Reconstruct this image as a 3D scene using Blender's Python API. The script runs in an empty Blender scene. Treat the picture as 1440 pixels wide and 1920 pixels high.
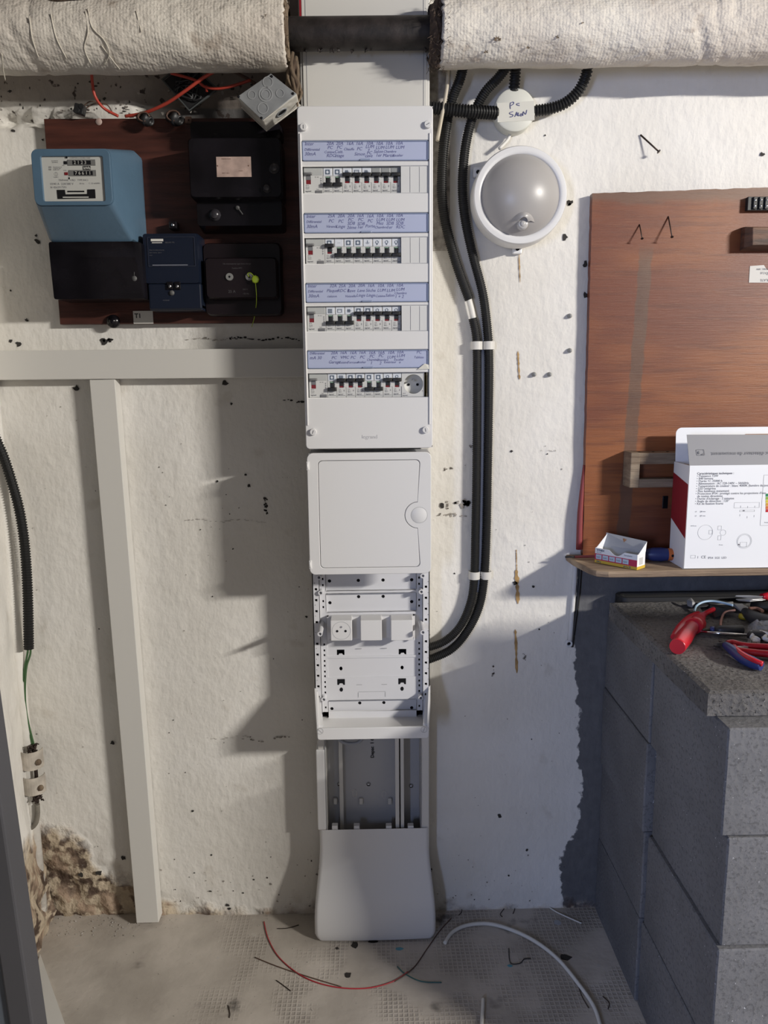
import bpy, bmesh, math, random
from math import sin, cos, pi, radians, atan2, sqrt
from mathutils import Vector, Matrix, noise
random.seed(7)
S = bpy.context.scene
COL = S.collection

# ------------------------------------------------------------------ camera
F = 1440.0
PITCH, YAW, ROLL = radians(9.8), radians(1.0), radians(.55)
CP = Vector((0, -1.677, 1.278))
FW = Vector((sin(YAW)*cos(PITCH), cos(YAW)*cos(PITCH), -sin(PITCH)))
_r = Vector((cos(YAW), -sin(YAW), 0)); _u = _r.cross(FW)
RT = _r*cos(ROLL) - _u*sin(ROLL)
UP = _u*cos(ROLL) + _r*sin(ROLL)
cam = bpy.data.cameras.new('camera'); cam.sensor_fit = 'VERTICAL'; cam.sensor_height = 36; cam.lens = 36*F/1920
cam.clip_start = .02
co = bpy.data.objects.new('camera', cam); COL.objects.link(co)
co.matrix_world = Matrix(((RT.x, UP.x, -FW.x, CP.x), (RT.y, UP.y, -FW.y, CP.y), (RT.z, UP.z, -FW.z, CP.z), (0, 0, 0, 1)))
S.camera = co

# ------------------------------------------------------------------ world, lights, exposure
W = bpy.data.worlds.new('world'); S.world = W; W.use_nodes = True
W.node_tree.nodes['Background'].inputs[0].default_value = (.80, .86, 1.0, 1)
W.node_tree.nodes['Background'].inputs[1].default_value = .15
S.view_settings.view_transform = 'Standard'; S.view_settings.look = 'None'
S.view_settings.gamma = 1; S.view_settings.exposure = .10; S.view_settings.use_curve_mapping = False

def area(name, loc, target, sx, sy, power, col):
    l = bpy.data.lights.new(name, 'AREA'); l.shape = 'RECTANGLE'; l.size = sx; l.size_y = sy; l.energy = power; l.color = col
    o = bpy.data.objects.new(name, l); COL.objects.link(o); o.location = loc
    o.rotation_euler = (Vector(target)-Vector(loc)).to_track_quat('-Z', 'Y').to_euler()
    return o
area('tube_light', (3.6, -2.9, 2.42), (0, 0, 1.2), .60, .05, 205, (1.0, .955, .885))
area('doorway_daylight', (-1.15, -3.2, 1.25), (.6, 0, .6), .40, .7, 36, (.47, .60, 1.0))

# ------------------------------------------------------------------ helpers
def ray(px, py): return FW + RT*((px-720)/F) + UP*((960-py)/F)
def at(px, py, Y=0.0):
    d = ray(px, py); return CP + d*((Y-CP.y)/d.y)
def atz(px, py, Z=0.0):
    d = ray(px, py); return CP + d*((Z-CP.z)/d.z)
def rect(x0, y0, x1, y1, Y):
    a = at(x0, (y0+y1)/2, Y).x; b = at(x1, (y0+y1)/2, Y).x
    return a, b, at((x0+x1)/2, y1, Y).z, at((x0+x1)/2, y0, Y).z      # X0 X1 Z0 Z1

class B:
    def __init__(s): s.bm = bmesh.new(); s.mi = 0
    def _tag(s, n0):
        if s.mi:
            s.bm.faces.ensure_lookup_table()
            for f in list(s.bm.faces)[n0:]: f.material_index = s.mi
    def box(s, x0, x1, y0, y1, z0, z1, bev=0, seg=2, M=None):
        n0 = len(s.bm.faces)
        r = bmesh.ops.create_cube(s.bm, size=1); vs = r['verts']
        for v in vs: v.co = Vector(((x0+x1)/2+v.co.x*(x1-x0), (y0+y1)/2+v.co.y*(y1-y0), (z0+z1)/2+v.co.z*(z1-z0)))
        if bev:
            es = list({e for v in vs for e in v.link_edges})
            rr = bmesh.ops.bevel(s.bm, geom=es, offset=bev, segments=seg, affect='EDGES', profile=.5)
            vs = list({v for f in rr['faces'] for v in f.verts} | {v for v in vs if v.is_valid})
        if M:
            for v in vs: v.co = M @ v.co
        s._tag(n0); return s
    def add(s, mesh, M=None):
        n0 = len(s.bm.faces); v0 = len(s.bm.verts)
        s.bm.from_mesh(mesh)
        if M:
            s.bm.verts.ensure_lookup_table()
            for v in list(s.bm.verts)[v0:]: v.co = M @ v.co
        s._tag(n0); return s
    def hull(s, pts, bev=0, seg=3):
        n0 = len(s.bm.faces)
        b = bmesh.new()
        for p in pts: b.verts.new(p)
        r = bmesh.ops.convex_hull(b, input=b.verts[:])
        bmesh.ops.delete(b, geom=[v for v in b.verts if not v.link_faces], context='VERTS')
        bmesh.ops.dissolve_limit(b, angle_limit=radians(2), verts=b.verts[:], edges=b.edges[:])
        if bev: bmesh.ops.bevel(b, geom=b.edges[:], offset=bev, segments=seg, affect='EDGES', profile=.5)
        bmesh.ops.recalc_face_normals(b, faces=b.faces[:])
        m = bpy.data.meshes.new('t'); b.to_mesh(m); b.free(); s.bm.from_mesh(m); bpy.data.meshes.remove(m)
        s._tag(n0); return s
    def tube(s, pts, rad, seg=8, smooth=1, cap=True, ridge=None):
        n0 = len(s.bm.faces)
        P = [Vector(p) for p in pts]
        R = rad if isinstance(rad, (list, tuple)) else [rad]*len(P)
        if smooth > 1 and len(P) > 2:
            Q = []; RR = []
            for i in range(len(P)-1):
                a = P[max(i-1, 0)]; b = P[i]; c = P[i+1]; d = P[min(i+2, len(P)-1)]
                for k in range(smooth):
                    t = k/smooth
                    Q.append(.5*((2*b)+(c-a)*t+(2*a-5*b+4*c-d)*t*t+(3*b-a-3*c+d)*t**3)); RR.append(R[i]+(R[i+1]-R[i])*t)
            Q.append(P[-1]); RR.append(R[-1]); P, R = Q, RR
        if ridge:                                    # corrugated: resample along length
            pitch, amp = ridge; L = [0]
            for i in range(1, len(P)): L.append(L[-1]+(P[i]-P[i-1]).length)
            N = max(2, int(L[-1]/(pitch/4))); Q = []; RR = []; j = 0
            for k in range(N+1):
                t = L[-1]*k/N
                while j < len(L)-2 and L[j+1] < t: j += 1
                u = (t-L[j])/max(1e-9, L[j+1]-L[j])
                Q.append(P[j].lerp(P[j+1], u)); RR.append(R[j]+(amp if k % 4 < 2 else -amp))
            P, R = Q, RR
        rings = []; up = None
        for i, p in enumerate(P):
            t = (P[min(i+1, len(P)-1)]-P[max(i-1, 0)]).normalized()
            if up is None:
                up = Vector((0, 0, 1)) if abs(t.z) < .9 else Vector((0, 1, 0))
            n = (up-t*up.dot(t)).normalized(); up = n; bn = t.cross(n)
            rings.append([s.bm.verts.new(p+(n*cos(2*pi*k/seg)+bn*sin(2*pi*k/seg))*R[i]) for k in range(seg)])
        for a, b in zip(rings, rings[1:]):
            for k in range(seg):
                f = s.bm.faces.new((a[k], b[k], b[(k+1) % seg], a[(k+1) % seg])); f.smooth = not ridge
        if cap:
            s.bm.faces.new(rings[0]); s.bm.faces.new(rings[-1][::-1])
        s._tag(n0); return s
    def cyl(s, p0, p1, r0, r1=None, seg=24): return s.tube([p0, p1], [r0, r0 if r1 is None else r1], seg)
    def lathe(s, prof, o, ax=(0, -1, 0), seg=40):
        """prof: (radius, height along ax) ; o origin"""
        n0 = len(s.bm.faces)
        ax = Vector(ax).normalized(); o = Vector(o)
        u = Vector((0, 0, 1)) if abs(ax.z) < .9 else Vector((1, 0, 0)); n = (u-ax*u.dot(ax)).normalized(); bn = ax.cross(n)
        rings = []
        for r, h in prof:
            if r < 1e-6: rings.append([s.bm.verts.new(o+ax*h)])
            else: rings.append([s.bm.verts.new(o+ax*h+(n*cos(2*pi*k/seg)+bn*sin(2*pi*k/seg))*r) for k in range(seg)])
        for a, b in zip(rings, rings[1:]):
            for k in range(seg):
                q = [a[k % len(a)], a[(k+1) % len(a)], b[(k+1) % len(b)], b[k % len(b)]]
                q2 = []
                for v in q:
                    if v not in q2: q2.append(v)
                if len(q2) > 2:
                    f = s.bm.faces.new(q2); f.smooth = True
        for e in s.bm.edges: pass
        s._tag(n0); return s
    def plate(s, loops, y, th, bev=0, M=None):
        """flat plate in the X-Z plane; outer loop and hole loops of (x, z); front face at y, going back by th"""
        cu = bpy.data.curves.new('c', 'CURVE'); cu.dimensions = '2D'; cu.fill_mode = 'BOTH'
        cu.extrude = max(th/2-bev, 0); cu.bevel_depth = bev; cu.bevel_resolution = 1
        cu.offset = -bev
        for lp in loops:
            sp = cu.splines.new('POLY'); sp.points.add(len(lp)-1); sp.use_cyclic_u = True
            for p, q in zip(sp.points, lp): p.co = (q[0], q[1], 0, 1)
        ob = bpy.data.objects.new('c', cu); m = bpy.data.meshes.new_from_object(ob)
        T = Matrix(((1, 0, 0, 0), (0, 0, 1, y+th/2), (0, 1, 0, 0), (0, 0, 0, 1)))
        if M: T = M @ T
        s.add(m, T); bpy.data.objects.remove(ob); bpy.data.curves.remove(cu); bpy.data.meshes.remove(m)
        return s
    def text(s, txt, x, z, y, size, al='LEFT', M=None, th=.0002, shear=0, bold=0, sp=1.0):
        cu = bpy.data.curves.new('t', 'FONT'); cu.body = txt; cu.size = size; cu.align_x = al; cu.extrude = th; cu.shear = shear; cu.offset = bold
        cu.resolution_u = 2; cu.space_line = sp
        ob = bpy.data.objects.new('t', cu); m = bpy.data.meshes.new_from_object(ob)
        T = Matrix(((1, 0, 0, x), (0, 0, -1, y), (0, 1, 0, z), (0, 0, 0, 1)))
        if M: T = M @ T
        s.add(m, T); bpy.data.objects.remove(ob); bpy.data.curves.remove(cu); bpy.data.meshes.remove(m)
        return s

def rr(x0, x1, z0, z1, r=0, n=5):
    if r <= 0: return [(x0, z0), (x1, z0), (x1, z1), (x0, z1)]
    o = []
    for cx, cz, a in ((x1-r, z0+r, -90), (x1-r, z1-r, 0), (x0+r, z1-r, 90), (x0+r, z0+r, 180)):
        for k in range(n+1):
            t = radians(a+90*k/n); o.append((cx+r*cos(t), cz+r*sin(t)))
    return o
def circ(cx, cz, r, n=20, rz=None): return [(cx+r*cos(2*pi*k/n), cz+(rz or r)*sin(2*pi*k/n)) for k in range(n)]

def wloc(o):
    v = Vector((0, 0, 0))
    while o: v += Vector(o.location); o = o.parent
    return v
def obj(name, b, m, parent=None, label=None, loc=None, smooth=None):
    """link the builder as ONE mesh object; geometry is given in scene space and stored relative to its origin"""
    bm = b.bm
    base = wloc(parent) if parent else Vector((0, 0, 0))
    o_ = Vector(loc) if loc is not None else (base if parent else Vector((0, 0, 0)))
    for v in bm.verts: v.co -= o_
    bmesh.ops.recalc_face_normals(bm, faces=bm.faces[:])
    me = bpy.data.meshes.new(name); bm.to_mesh(me); bm.free()
    for q in (m if isinstance(m, (list, tuple)) else [m]): me.materials.append(q)
    if smooth:
        for p in me.polygons: p.use_smooth = True
        me.set_sharp_from_angle(angle=radians(smooth))
    o = bpy.data.objects.new(name, me); COL.objects.link(o)
    o.location = o_-base
    if parent: o.parent = parent
    if label: o['label'] = label
    return o
def thing(name, label, cat, loc=(0, 0, 0), group=None):
    o = bpy.data.objects.new(name, None); COL.objects.link(o); o.location = loc; o.empty_display_size = .02
    o['label'] = label; o['category'] = cat
    if group: o['group'] = group
    return o
def tag(o, label, cat, group=None):
    o['label'] = label; o['category'] = cat
    if group: o['group'] = group
    return o
def solo(name, b, m, label, cat, group=None, loc=None, smooth=None):
    if loc is None:
        vs = [v.co for v in b.bm.verts]
        loc = Vector((sum(v.x for v in vs)/len(vs), sum(v.y for v in vs)/len(vs), min(v.z for v in vs)))
    return tag(obj(name, b, m, None, None, loc, smooth), label, cat, group)
def struct(name, b, m):
    o = obj(name, b, m); o['kind'] = 'structure'; return o

# ------------------------------------------------------------------ materials
def mat(name, col, rough=.5, metal=0, spec=.5, var=0, vs=8, bump=0, bs=60, col2=None, detail=4, stretch=None, trans=0, alpha=1):
    m = bpy.data.materials.new(name); m.use_nodes = True; nt = m.node_tree; N = nt.nodes; L = nt.links
    p = N['Principled BSDF']; p.inputs['Roughness'].default_value = rough; p.inputs['Metallic'].default_value = metal
    p.inputs['Specular IOR Level'].default_value = spec; p.inputs['Base Color'].default_value = (*col, 1)
    p.inputs['Transmission Weight'].default_value = trans; p.inputs['Alpha'].default_value = alpha
    tc = N.new('ShaderNodeTexCoord'); src = tc.outputs['Object']
    if stretch:
        mp = N.new('ShaderNodeMapping'); mp.inputs['Scale'].default_value = stretch; L.new(src, mp.inputs[0]); src = mp.outputs[0]
    if var or col2:
        nz = N.new('ShaderNodeTexNoise'); nz.inputs['Scale'].default_value = vs; nz.inputs['Detail'].default_value = detail; L.new(src, nz.inputs['Vector'])
        cr = N.new('ShaderNodeValToRGB'); L.new(nz.outputs[0], cr.inputs[0])
        c2 = col2 or tuple(max(0, c*(1-var)) for c in col); c1 = col if col2 else tuple(min(1, c*(1+var)) for c in col)
        cr.color_ramp.elements[0].position = .35; cr.color_ramp.elements[1].position = .65
        cr.color_ramp.elements[0].color = (*c2, 1); cr.color_ramp.elements[1].color = (*c1, 1)
        L.new(cr.outputs[0], p.inputs['Base Color'])
    if bump:
        nb = N.new('ShaderNodeTexNoise'); nb.inputs['Scale'].default_value = bs; nb.inputs['Detail'].default_value = 6; L.new(src, nb.inputs['Vector'])
        bp = N.new('ShaderNodeBump'); bp.inputs['Strength'].default_value = bump; bp.inputs['Distance'].default_value = .004
        L.new(nb.outputs[0], bp.inputs['Height']); L.new(bp.outputs[0], p.inputs['Normal'])
    return m
class G:                                     # small node graph helper
    def __init__(s, name, rough=.7):
        s.m = bpy.data.materials.new(name); s.m.use_nodes = True; s.N = s.m.node_tree.nodes; s.L = s.m.node_tree.links
        s.p = s.N['Principled BSDF']; s.p.inputs['Roughness'].default_value = rough
        s.co = s.N.new('ShaderNodeTexCoord').outputs['Object']
    def inp(s, sock, v):
        if hasattr(v, 'is_linked') or hasattr(v, 'links'): s.L.new(v, sock)
        elif isinstance(v, tuple) and len(v) == 3 and sock.type == 'RGBA': sock.default_value = (*v, 1)
        else: sock.default_value = v
    def math(s, op, a, b=0., c=0., clamp=False):
        n = s.N.new('ShaderNodeMath'); n.operation = op; n.use_clamp = clamp
        for i, v in enumerate((a, b, c)): s.inp(n.inputs[i], v)
        return n.outputs[0]
    def noise(s, sc, det=4, st=None, rough=.5):
        v = s.co
        if st:
            mp = s.N.new('ShaderNodeMapping'); mp.inputs['Scale'].default_value = st; s.L.new(v, mp.inputs[0]); v = mp.outputs[0]
        n = s.N.new('ShaderNodeTexNoise'); n.inputs['Scale'].default_value = sc; n.inputs['Detail'].default_value = det; n.inputs['Roughness'].default_value = rough
        s.L.new(v, n.inputs['Vector']); return n.outputs[0]
    def voro(s, sc):
        n = s.N.new('ShaderNodeTexVoronoi'); n.inputs['Scale'].default_value = sc; s.L.new(s.co, n.inputs['Vector']); return n.outputs['Distance']
    def step(s, v, a, b):                     # smooth 0..1 from a to b
        n = s.N.new('ShaderNodeMapRange'); n.interpolation_type = 'SMOOTHSTEP'
        s.inp(n.inputs[0], v); n.inputs[1].default_value = a; n.inputs[2].default_value = b; return n.outputs[0]
    def mix(s, f, a, b):
        n = s.N.new('ShaderNodeMix'); n.data_type = 'RGBA'; s.inp(n.inputs[0], f); s.inp(n.inputs[6], a); s.inp(n.inputs[7], b); return n.outputs[2]
    def xyz(s):
        n = s.N.new('ShaderNodeSeparateXYZ'); s.L.new(s.co, n.inputs[0]); return n.outputs
    def curve(s, v, pts, lo, hi):
        """piecewise value: pts (input, output), input range lo..hi"""
        n = s.N.new('ShaderNodeFloatCurve'); c = n.mapping.curves[0]
        ps = [((a-lo)/(hi-lo), b) for a, b in pts]
        c.points[0].location = ps[0]; c.points[1].location = ps[-1]
        for q in ps[1:-1]: c.points.new(*q)
        for q in c.points: q.handle_type = 'VECTOR'
        n.mapping.update()
        s.inp(n.inputs['Value'], s.math('DIVIDE', s.math('SUBTRACT', v, lo), hi-lo)); return n.outputs[0]
    def bump(s, h, st, d):
        b = s.N.new('ShaderNodeBump'); b.inputs['Strength'].default_value = st; b.inputs['Distance'].default_value = d; s.L.new(h, b.inputs['Height']); s.L.new(b.outputs[0], s.p.inputs['Normal'])
    def col(s, c): s.inp(s.p.inputs['Base Color'], c)

# wall: off-white paint over rough render, bare grey cement by the blocks, crumbling dirty patch bottom left, dark recess and painted pipe shadow top left
g = G('painted_wall', .75); x, y, z = g.xyz()
n1 = g.noise(3, 5); n2 = g.noise(45, 5); n3 = g.noise(14, 6); n4 = g.noise(120, 3)
c = g.mix(g.step(n1, .35, .7), (.66, .635, .585), (.74, .72, .68))
c = g.mix(g.math('MULTIPLY', g.step(n3, .62, .72), .25), c, (.42, .37, .30))
edge = g.curve(z, [(0, .465), (.076, .448), (.147, .449), (.203, .483), (.314, .492), (.422, .482), (.555, .474), (.685, .457), (.786, .459), (.88, .468), (1.0, .49)], 0, 1.0)
mk = g.step(g.math('ADD', g.math('SUBTRACT', x, edge), g.math('MULTIPLY', g.math('SUBTRACT', g.noise(40, 5), .5), .045)), -.002, .003)
mk = g.math('MULTIPLY', mk, g.step(g.math('SUBTRACT', .885, z), 0, .004))
c = g.mix(mk, c, g.mix(n2, (.075, .075, .08), (.14, .14, .145)))
# crumbling base, left
bh = g.curve(x, [(-.95, .30), (-.72, .24), (-.66, .14), (-.58, .10), (-.5, .03), (-.2, .015), (2.2, .008)], -.95, 2.2)
bk = g.step(g.math('ADD', g.math('SUBTRACT', bh, z), g.math('MULTIPLY', g.math('SUBTRACT', g.noise(18, 6), .5), .12)), -.01, .04)
dirt = g.mix(g.step(n3, .42, .62), (.075, .048, .034), (.36, .265, .19))
dirt = g.mix(g.step(g.noise(30, 4), .45, .55), dirt, (.46, .38, .28))
c = g.mix(bk, c, dirt)
# dark colour over the recess, and dirt specks above the meter board
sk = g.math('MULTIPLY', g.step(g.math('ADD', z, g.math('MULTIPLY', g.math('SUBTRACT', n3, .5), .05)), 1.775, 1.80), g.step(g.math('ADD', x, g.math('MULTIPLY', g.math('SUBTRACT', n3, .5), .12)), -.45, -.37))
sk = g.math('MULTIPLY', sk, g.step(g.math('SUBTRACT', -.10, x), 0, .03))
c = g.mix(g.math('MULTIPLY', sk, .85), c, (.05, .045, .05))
pipe_shade = g.math('MULTIPLY', g.step(g.math('ADD', z, g.math('MULTIPLY', g.math('SUBTRACT', n3, .5), .012)), 1.834, 1.840), g.step(g.math('SUBTRACT', -.11, x), 0, .03))  # shadow under the pipe, painted into the wall colour as darker brown
c = g.mix(g.math('MULTIPLY', pipe_shade, .75), c, g.mix(g.noise(25, 5), (.16, .13, .11), (.34, .29, .25)))
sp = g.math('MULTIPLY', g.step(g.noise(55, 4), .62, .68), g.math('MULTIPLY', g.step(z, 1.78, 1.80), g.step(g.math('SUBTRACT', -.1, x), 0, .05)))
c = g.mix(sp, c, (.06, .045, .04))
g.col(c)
h = g.math('ADD', g.math('MULTIPLY', n3, 1.0), g.math('MULTIPLY', n2, .55))
h = g.math('ADD', h, g.math('MULTIPLY', g.noise(75, 5, (1, 1, .5)), .5))
h = g.math('ADD', h, g.math('MULTIPLY', g.math('MULTIPLY', bk, g.noise(35, 6)), 5))
g.bump(h, .55, .006)
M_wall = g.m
M_chip = mat('wall_hole', (.03, .027, .025), .9)
M_rust = mat('rust_streak', (.38, .24, .10), .9, var=.3, vs=40)
M_scuff = mat('wall_scuff', (.30, .275, .245), .9, var=.4, vs=60)

g = G('concrete_floor', .85); x, y, z = g.xyz()
n1 = g.noise(5, 6); n3 = g.noise(40, 5)
c = g.mix(g.step(n1, .35, .65), (.35, .315, .275), (.49, .445, .395))
c = g.mix(g.step(g.noise(9, 4), .62, .75), c, (.10, .09, .08))
def saw(v, per):                                             # imprinted mesh of small square dimples
    return g.math('ABSOLUTE', g.math('SUBTRACT', g.math('FRACT', g.math('DIVIDE', v, per)), .5))
gr = g.math('MINIMUM', saw(g.math('ADD', x, 10.), .0105), saw(g.math('ADD', y, 10.), .0105))
gm = g.math('MULTIPLY', g.step(gr, .10, .22), g.step(g.noise(7, 5), .45, .60))
gm = g.math('MULTIPLY', gm, g.step(x, -.42, -.25))
c = g.mix(g.math('MULTIPLY', gm, .30), c, (.09, .08, .075))
c = g.mix(g.step(n3, .68, .75), c, (.42, .40, .37))
g.col(c)
g.bump(g.math('ADD', n3, g.math('MULTIPLY', gm, -.9)), .5, .003)
M_floor = g.m

def concrete(name, c1, c2, pit=.6, holes=0):
    g = G(name, .9); n = g.noise(6, 5); f = g.noise(160, 4, rough=.7); v = g.voro(110)
    c = g.mix(g.step(n, .3, .7), c1, c2)
    c = g.mix(g.math('MULTIPLY', g.step(f, .52, .62), .5), c, tuple(k*.45 for k in c1))
    c = g.mix(g.step(g.noise(230, 2), .73, .76), c, tuple(min(1, k*3.2) for k in c2))
    hs = g.noise(150, 3, rough=.6)
    if holes: c = g.mix(g.math('MULTIPLY', g.step(hs, .60, .66), holes), c, (.018, .017, .017))
    hgt = g.math('ADD', f, g.math('MULTIPLY', v, .8))
    if holes: hgt = g.math('SUBTRACT', hgt, g.math('MULTIPLY', g.step(hs, .58, .68), 1.5))
    g.col(c); g.bump(hgt, pit, .003); return g.m
M_block = concrete("concrete_block", (.115, .115, .12), (.16, .16, .168), .35)
M_slab = concrete('concrete_slab', (.095, .090, .088), (.150, .143, .138), .7, .7)

g = G('stained_plywood', .42); x, y, z = g.xyz()
gr = g.noise(6, 8, (1, 1, 14), .65); gf = g.noise(30, 6, (.6, 1, 16), .7); big = g.noise(3.2, 3, (.8, 1, 1.6))
c = g.mix(g.step(big, .38, .66), (.145, .038, .016), (.245, .080, .024))
c = g.mix(g.math('MULTIPLY', g.step(gr, .45, .7), .55), c, (.085, .022, .011))
c = g.mix(g.math('MULTIPLY', g.step(gf, .55, .7), .35), c, (.28, .12, .055))
# worn stripe where a batten was removed
st = g.math('ABSOLUTE', g.math('SUBTRACT', x, g.curve(z, [(.9, .556), (1.6, .583), (1.7, .585)], .9, 1.7)))
stm = g.math('MULTIPLY', g.step(g.math('ADD', st, g.math('MULTIPLY', g.math('SUBTRACT', g.noise(40, 4), .5), .012)), .0155, .0115), g.step(g.math('SUBTRACT', 1.56, z), 0, .05))
c = g.mix(g.math('MULTIPLY', stm, .75), c, g.mix(g.noise(26, 5), (.055, .030, .022), (.14, .085, .055)))
tp = g.step(g.math('ADD', z, g.math('MULTIPLY', g.math('SUBTRACT', g.noise(20, 4), .5), .03)), 1.625, 1.645)
c = g.mix(g.math('MULTIPLY', tp, .6), c, (.12, .08, .055))
g.col(c); g.bump(gf, .25, .002)
M_ply = g.m
M_meterboard = mat('dark_varnished_board', (.060, .017, .011), .5, var=.35, vs=7, stretch=(1, 1, 8), bump=.15, bs=40)
M_oldwood = mat('old_wood', (.30, .235, .165), .8, col2=(.15, .105, .07), vs=14, stretch=(.5, 1, 6), bump=.6, bs=70)
M_shelf = mat('raw_timber_shelf', (.40, .30, .20), .8, col2=(.20, .14, .095), vs=9, stretch=(.35, 2, 5), bump=.7, bs=50)
M_white = mat('white_plastic', (.67, .665, .66), .42, spec=.4)
M_white2 = mat('chassis_plastic', (.64, .64, .66), .45, spec=.4)
M_trunk = mat('trunking_plastic', (.60, .585, .55), .45, spec=.4)
M_trunkin = mat('inner_channel_plastic', (.42, .42, .43), .5, spec=.3)
M_gap = mat('shadow_gap_black', (.012, .012, .014), .9, spec=.1)
M_groove = mat('groove_grey', (.30, .30, .31), .6)
M_strip = mat('label_window_blue', (.42, .46, .62), .22, spec=.6)
M_ink = mat('blue_ink', (.12, .125, .27), .8, spec=.1)
M_mod = mat('module_grey_plastic', (.56, .56, .545), .5)
M_modwin = mat('module_window', (.30, .31, .31), .15, spec=.6)
M_icon = mat('icon_card', (.64, .67, .72), .5)
M_iconink = mat('icon_ink', (.10, .13, .18), .7)
M_black = mat('black_plastic', (.014, .014, .015), .45)
M_red = mat('indicator_red', (.17, .012, .016), .4)
M_green = mat('indicator_green', (.25, .40, .30), .4)
M_greylev = mat('grey_lever', (.16, .16, .165), .4)
M_print = mat('fine_print_grey', (.16, .16, .17), .8)
M_steel = mat('screw_steel', (.55, .55, .56), .3, 1)
M_brass = mat('brass_bar', (.50, .36, .12), .35, 1)
M_darkhole = mat('cavity_dark', (.03, .012, .008), .9)
M_corr = mat('corrugated_conduit', (.012, .012, .012), .5, spec=.35)
M_cablew = mat('cable_white', (.66, .645, .60), .5)
M_cableg = mat('cable_grey', (.34, .35, .38), .5)
M_cabler = mat('wire_red', (.42, .05, .03), .45)
M_cablegr = mat('wire_green', (.04, .10, .035), .5)
M_cablebr = mat('wire_brown', (.09, .05, .035), .6)
M_blue = mat('meter_blue_paint', (.085, .150, .220), .38, var=.08, vs=6, bump=.12, bs=90)
M_dial = mat('dial_plate', (.50, .50, .47), .35)
M_bakelite = mat('black_bakelite', (.007, .006, .008), .22, spec=.3, var=.4, vs=12)
M_bakebrown = mat('brown_black_bakelite', (.012, .008, .010), .3, spec=.3)
M_navy = mat('navy_plastic', (.009, .013, .026), .3, spec=.3)
M_plate = mat('name_plate', (.42, .31, .27), .55, var=.15, vs=60)
M_tagw = mat('paper_label', (.62, .60, .56), .7)
M_inkb = mat('black_ink', (.02, .02, .022), .7)
M_seal = mat('yellow_green_seal', (.36, .50, .03), .4)
M_galv = mat('galvanised_box', (.26, .27, .28), .5, .3, var=.15, vs=30)
M_paintbox = mat('paint_smeared_box', (.72, .70, .64), .6, col2=(.42, .39, .34), vs=14, bump=.5, bs=60)
M_pipe = mat('bare_pipe', (.022, .017, .016), .6, var=.5, vs=30, bump=.4, bs=60)
M_fibre = mat('dirty_glass_wool', (.045, .03, .025), .95, col2=(.12, .085, .06), vs=50, bump=1, bs=150)
M_fibre2 = mat('brown_glass_wool', (.20, .15, .10), .95, col2=(.07, .045, .03), vs=60, stretch=(1, 1, .3), bump=1, bs=150)
M_string = mat('string', (.60, .56, .48), .8)
g = G('painted_insulation_wrap', .7); x, y, z = g.xyz()
n = g.noise(7, 5); w = g.noise(110, 2, (1, 1, 1.6))
c = g.mix(g.step(n, .35, .7), (.56, .51, .45), (.68, .64, .57))
c = g.mix(g.math('MULTIPLY', g.step(g.noise(16, 6), .60, .70), .5), c, (.26, .19, .14))
g.col(c)
weave = g.math('ADD', g.math('SINE', g.math('MULTIPLY', x, 1050.)), g.math('SINE', g.math('ADD', g.math('MULTIPLY', z, 900.), g.math('MULTIPLY', y, 900.))))
h = g.math('ADD', g.math('MULTIPLY', g.noise(26, 5), 2.6), g.math('ADD', g.math('MULTIPLY', w, .8), g.math('MULTIPLY', weave, .035)))
g.bump(h, .5, .006); M_wrap = g.m
M_lampw = mat('lamp_white', (.70, .695, .69), .35)
M_diff = mat('frosted_diffuser', (.36, .345, .335), .36, spec=.5)
M_lens = mat('sensor_lens', (.45, .44, .43), .2)
M_roundbox = mat('round_box_cream', (.62, .62, .56), .45)
M_tape = mat('masking_tape', (.60, .59, .53), .6)
M_card = mat('carton_white', (.80, .81, .83), .55)
M_cardg = mat('carton_grey_print', (.26, .26, .275), .5)
M_cardr = mat('carton_red_print', (.26, .008, .018), .5)
M_cardin = mat('carton_inside', (.36, .37, .39), .8)
M_kraft = mat('kraft', (.33, .17, .09), .8)
M_pink = mat('pack_pink', (.50, .03, .09), .5)
M_yell = mat('pack_yellow', (.62, .42, .05), .5)
M_lblue = mat('pack_pale_blue', (.50, .60, .70), .5)
M_toolred = mat('tool_red', (.52, .012, .025), .32)
M_toolblue = mat('tool_blue', (.025, .04, .15), .4)
M_toolor = mat('tool_orange', (.55, .14, .03), .4)
M_toolblk = mat('tool_black_grip', (.022, .022, .024), .5)
M_toolst = mat('tool_steel', (.40, .40, .41), .42, .35)
M_chrome = mat('chrome', (.7, .7, .72), .12, 1)
M_clear = mat('clear_film', (.85, .87, .9), .12, spec=.8, alpha=.28)
M_bluewire = mat('wire_pale_blue', (.42, .58, .72), .4)
M_pinkwire = mat('wire_dull_pink', (.40, .22, .18), .5)
M_door = mat('door_blue_grey', (.075, .075, .085), .6, var=.06, vs=3)
M_door2 = mat('door_panel_blue', (.11, .13, .16), .5)
M_rubber = mat('black_rubber', (.012, .012, .014), .6)
M_nail = mat('old_nail', (.05, .035, .03), .5, .7)
M_plug = mat('painted_wall_plug', (.30, .30, .29), .8, bump=.8, bs=90)
M_redstick = mat('red_brown_rod', (.22, .035, .035), .5)
M_ceil = mat('grimy_ceiling', (.16, .14, .12), .9, bump=.6, bs=20)

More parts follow.
